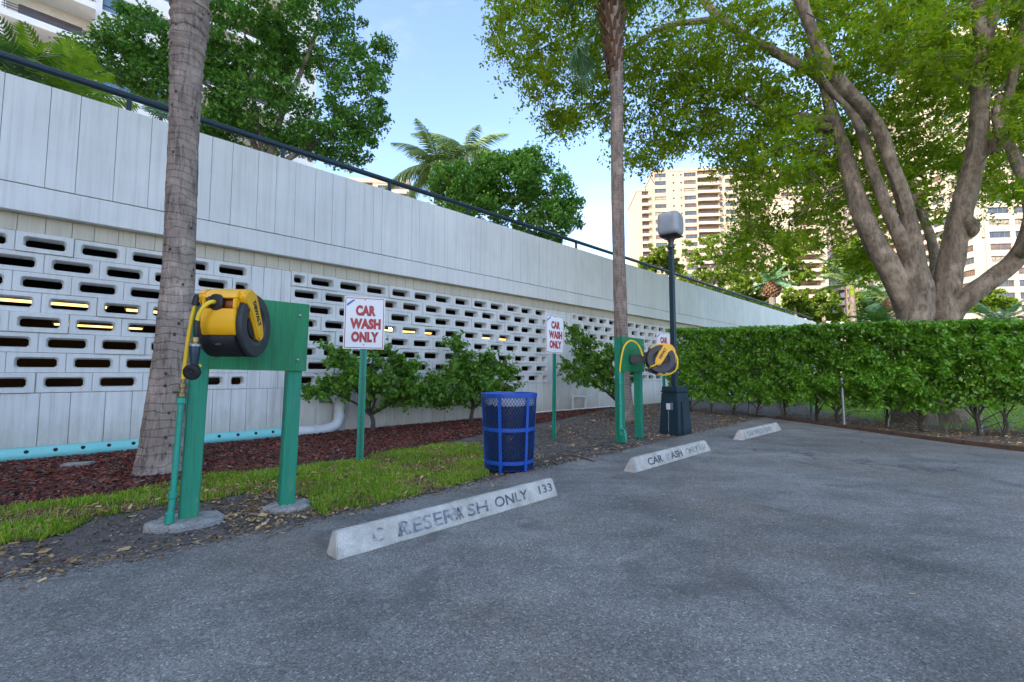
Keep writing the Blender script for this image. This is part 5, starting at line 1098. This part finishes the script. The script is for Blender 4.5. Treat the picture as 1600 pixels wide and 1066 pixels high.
# cream tower in the middle distance
YT = 180.; mx = lambda px: (px - 1027) * YT / FPX
cols = [('w', mx(1029), mx(1047)), ('s', mx(1057), mx(1060)), ('s', mx(1069), mx(1072)), ('w', mx(1075), mx(1093.5)), ('b', mx(1095.6), mx(1127)), ('w', mx(1128.5), mx(1134)), ('w', mx(1138), mx(1156.5)), ('b', mx(1158.5), mx(1178)), ('w', mx(1181), mx(1199)), ('s', mx(1208), mx(1211)), ('w', mx(1222), mx(1240))]
block_building('apartment_tower', 'tall sunlit cream apartment tower with dark windows and balconies behind the lamp head', Vector((mx(1027) + 56.75, YT, 0)), R(-5), mx(1245), 26, 26, 3.15, cols, 'facade', 'sunlit apartment buildings', first=6)
block_building('apartment_tower', 'narrow balconied wing at the left side of the cream tower, left of the lamp head', Vector(((1000 - 800) * .256, 184, 0)), R(-5), 6.6, 22, 24, 3.15, [('b', 1.9, 4.6)], 'facade', 'sunlit apartment buildings', first=6)
# long warm building seen through the big tree
c0 = Vector((122.6, 137, 0)); c1 = Vector((141, 222, 0)); dv = c1 - c0; WL = dv.length
colsL = []; x = 3
while x < WL - 12: colsL += [('b', x, x + 7.5), ('w', x + 9, x + 13.5)]; x += 15.5
block_building('apartment_building', 'long warm-lit apartment block receding behind the big tree crown', c1, math.atan2(-dv.y, -dv.x), WL, 22, 29, 3.15, colsL, 'facade', 'sunlit apartment buildings', first=1, glass='glassb')
block_building('apartment_building', 'warm-lit flank of the apartment block between the big tree limbs at the right', Vector((118.6, 136, 0)), math.atan2(-21.3, -.5), 21.3, 1.7, 29, 3.15, [('b', 1.5, 8), ('w', 9, 13), ('w', 14, 20)], 'slab', 'sunlit apartment buildings', first=1, glass='glassb')
colsR = [('w', 1, 6), ('w', 7, 12), ('w', 13, 16.5), ('b', 18, 26), ('w', 28, 33), ('w', 35, 40), ('b', 42, 50)]
block_building('apartment_building', 'warm-lit apartment block front with window bands at the right edge of the view', Vector((120.6, 115.2, 0)), R(-6), 56, 20, 29, 3.15, colsR, 'slab', 'sunlit apartment buildings', first=1)
block_building('apartment_building', 'lower balconied apartment block glimpsed left of the royal palm', Vector((99, 165, 0)), R(-4), 15, 14, 20, 3.15, [('b', 4, 12.6)], 'slab', 'sunlit apartment buildings', first=2, rec='recess')
# pale block beyond the deck palms
block_building('apartment_building', 'pale stepped apartment block peeping between the dense tree and the feathery palms', Vector((-46, 125, 0)), R(4), 17, 16, 17, 3.2, [('b', 2, 7), ('w', 8.5, 11), ('b', 12, 16.5)], 'facade', 'sunlit apartment buildings', first=8)
block_building('apartment_building', 'lower pale step of the block peeping beneath the feathery palms', Vector((-29, 127, 0)), R(4), 6.5, 14, 15, 3.2, [('w', 1.2, 5.2)], 'facade', 'sunlit apartment buildings', first=8)
# condominium rising behind the deck at the upper left
nrm = Vector((wb.x, wb.y, 0)); cd0 = W0 + wb * 44.0
def cs(px, py):
    r = ray(px, py); o = Vector((0, 0, CAMH)); t_ = (cd0 - o).dot(nrm) / r.dot(nrm); p = o + r * t_; return (p - cd0).dot(wd), p.z
sR = cs(497, 30)[0]; sB0, sB1 = cs(6, 45)[0], cs(143, 55)[0]; zA = cs(100, 69)[1]; zB = cs(100, 8)[1]; FHc = zB - zA
sW1, sW2 = cs(158, 40)[0], cs(262, 80)[0]; SL = sB0 - 62
cols = [('b', 4, 12), ('w', 14, 20), ('b', 22, 30), ('w', 32, 38), ('b', 40, 47), ('w', 49, 58), ('r', sB0 - SL, sB1 - SL), ('w', sW1 - SL, sW1 - SL + 4.6), ('w', sW1 - SL + 5.4, sW2 - SL - 1), ('r', sW2 - SL + 1.5, sW2 - SL + 10), ('w', sW2 - SL + 12, sR - SL - 3)]
nfl = int(zA / FHc) - 1; z00 = zA - nfl * FHc + .1
cols = [c_ for c_ in cols if c_[2] < sR - SL - .5 and c_[2] > c_[1] + .5]
block_building('condominium', 'white condominium with long balconies and blue windows at the upper left', cd0 + wd * SL, WRZ, sR - SL, 18, nfl + 7, FHc, cols, 'condo', None, first=max(0, nfl - 4), z0=z00, par='condo', glass='glassblue', rec='condotan')
# unseen tall building, added and sized to lay shade over the car park
sd_ = Vector((SUN_DIR.x, SUN_DIR.y, 0)); bc = sd_ * 46; bx_ = Vector((sd_.y, -sd_.x, 0))
if bx_.cross(Vector((0, 0, 1))).dot(sd_) > 0: pass
block_building('apartment_building', 'unseen white apartment building added behind the car park to shade it', bc + bx_ * 26, math.atan2(-bx_.y, -bx_.x), 40, 18, 11, 3.2, [('w', 3 + 12 * k, 9 + 12 * k) for k in range(3)], 'condo', None, glass='glassblue')
# low white-roofed pavilion past the end of the wall
pvn = thing('pavilion', 'low pavilion with a bright white sloping roof just past the end of the wall', 'building', D(1298, 512, 58) * 1.0, 0); pvn.location.z = -.03; hz = D(1298, 512, 58).z
MB().bx(-1.9, 1.9, 0, 4, 0, hz - .1).build('wall', MT['slab'], pvn); MB().bx(-.2, .9, -.06, -.003, .2, hz - .5).build('window', MT['glass'], pvn)
MB().add([(-2.6, -.8, hz - .05), (2.4, -.8, hz - .25), (2.4, 4.6, hz - .25), (-2.6, 4.6, hz - .05), (-2.3, .8, hz + 1.7), (1.2, .8, hz + 1.5), (1.2, 3.2, hz + 1.5), (-2.3, 3.2, hz + 1.7)], [(3, 2, 1, 0), (4, 5, 6, 7), (0, 1, 5, 4), (1, 2, 6, 5), (2, 3, 7, 6), (3, 0, 4, 7)]).build('roof', MT['roofw'], pvn)
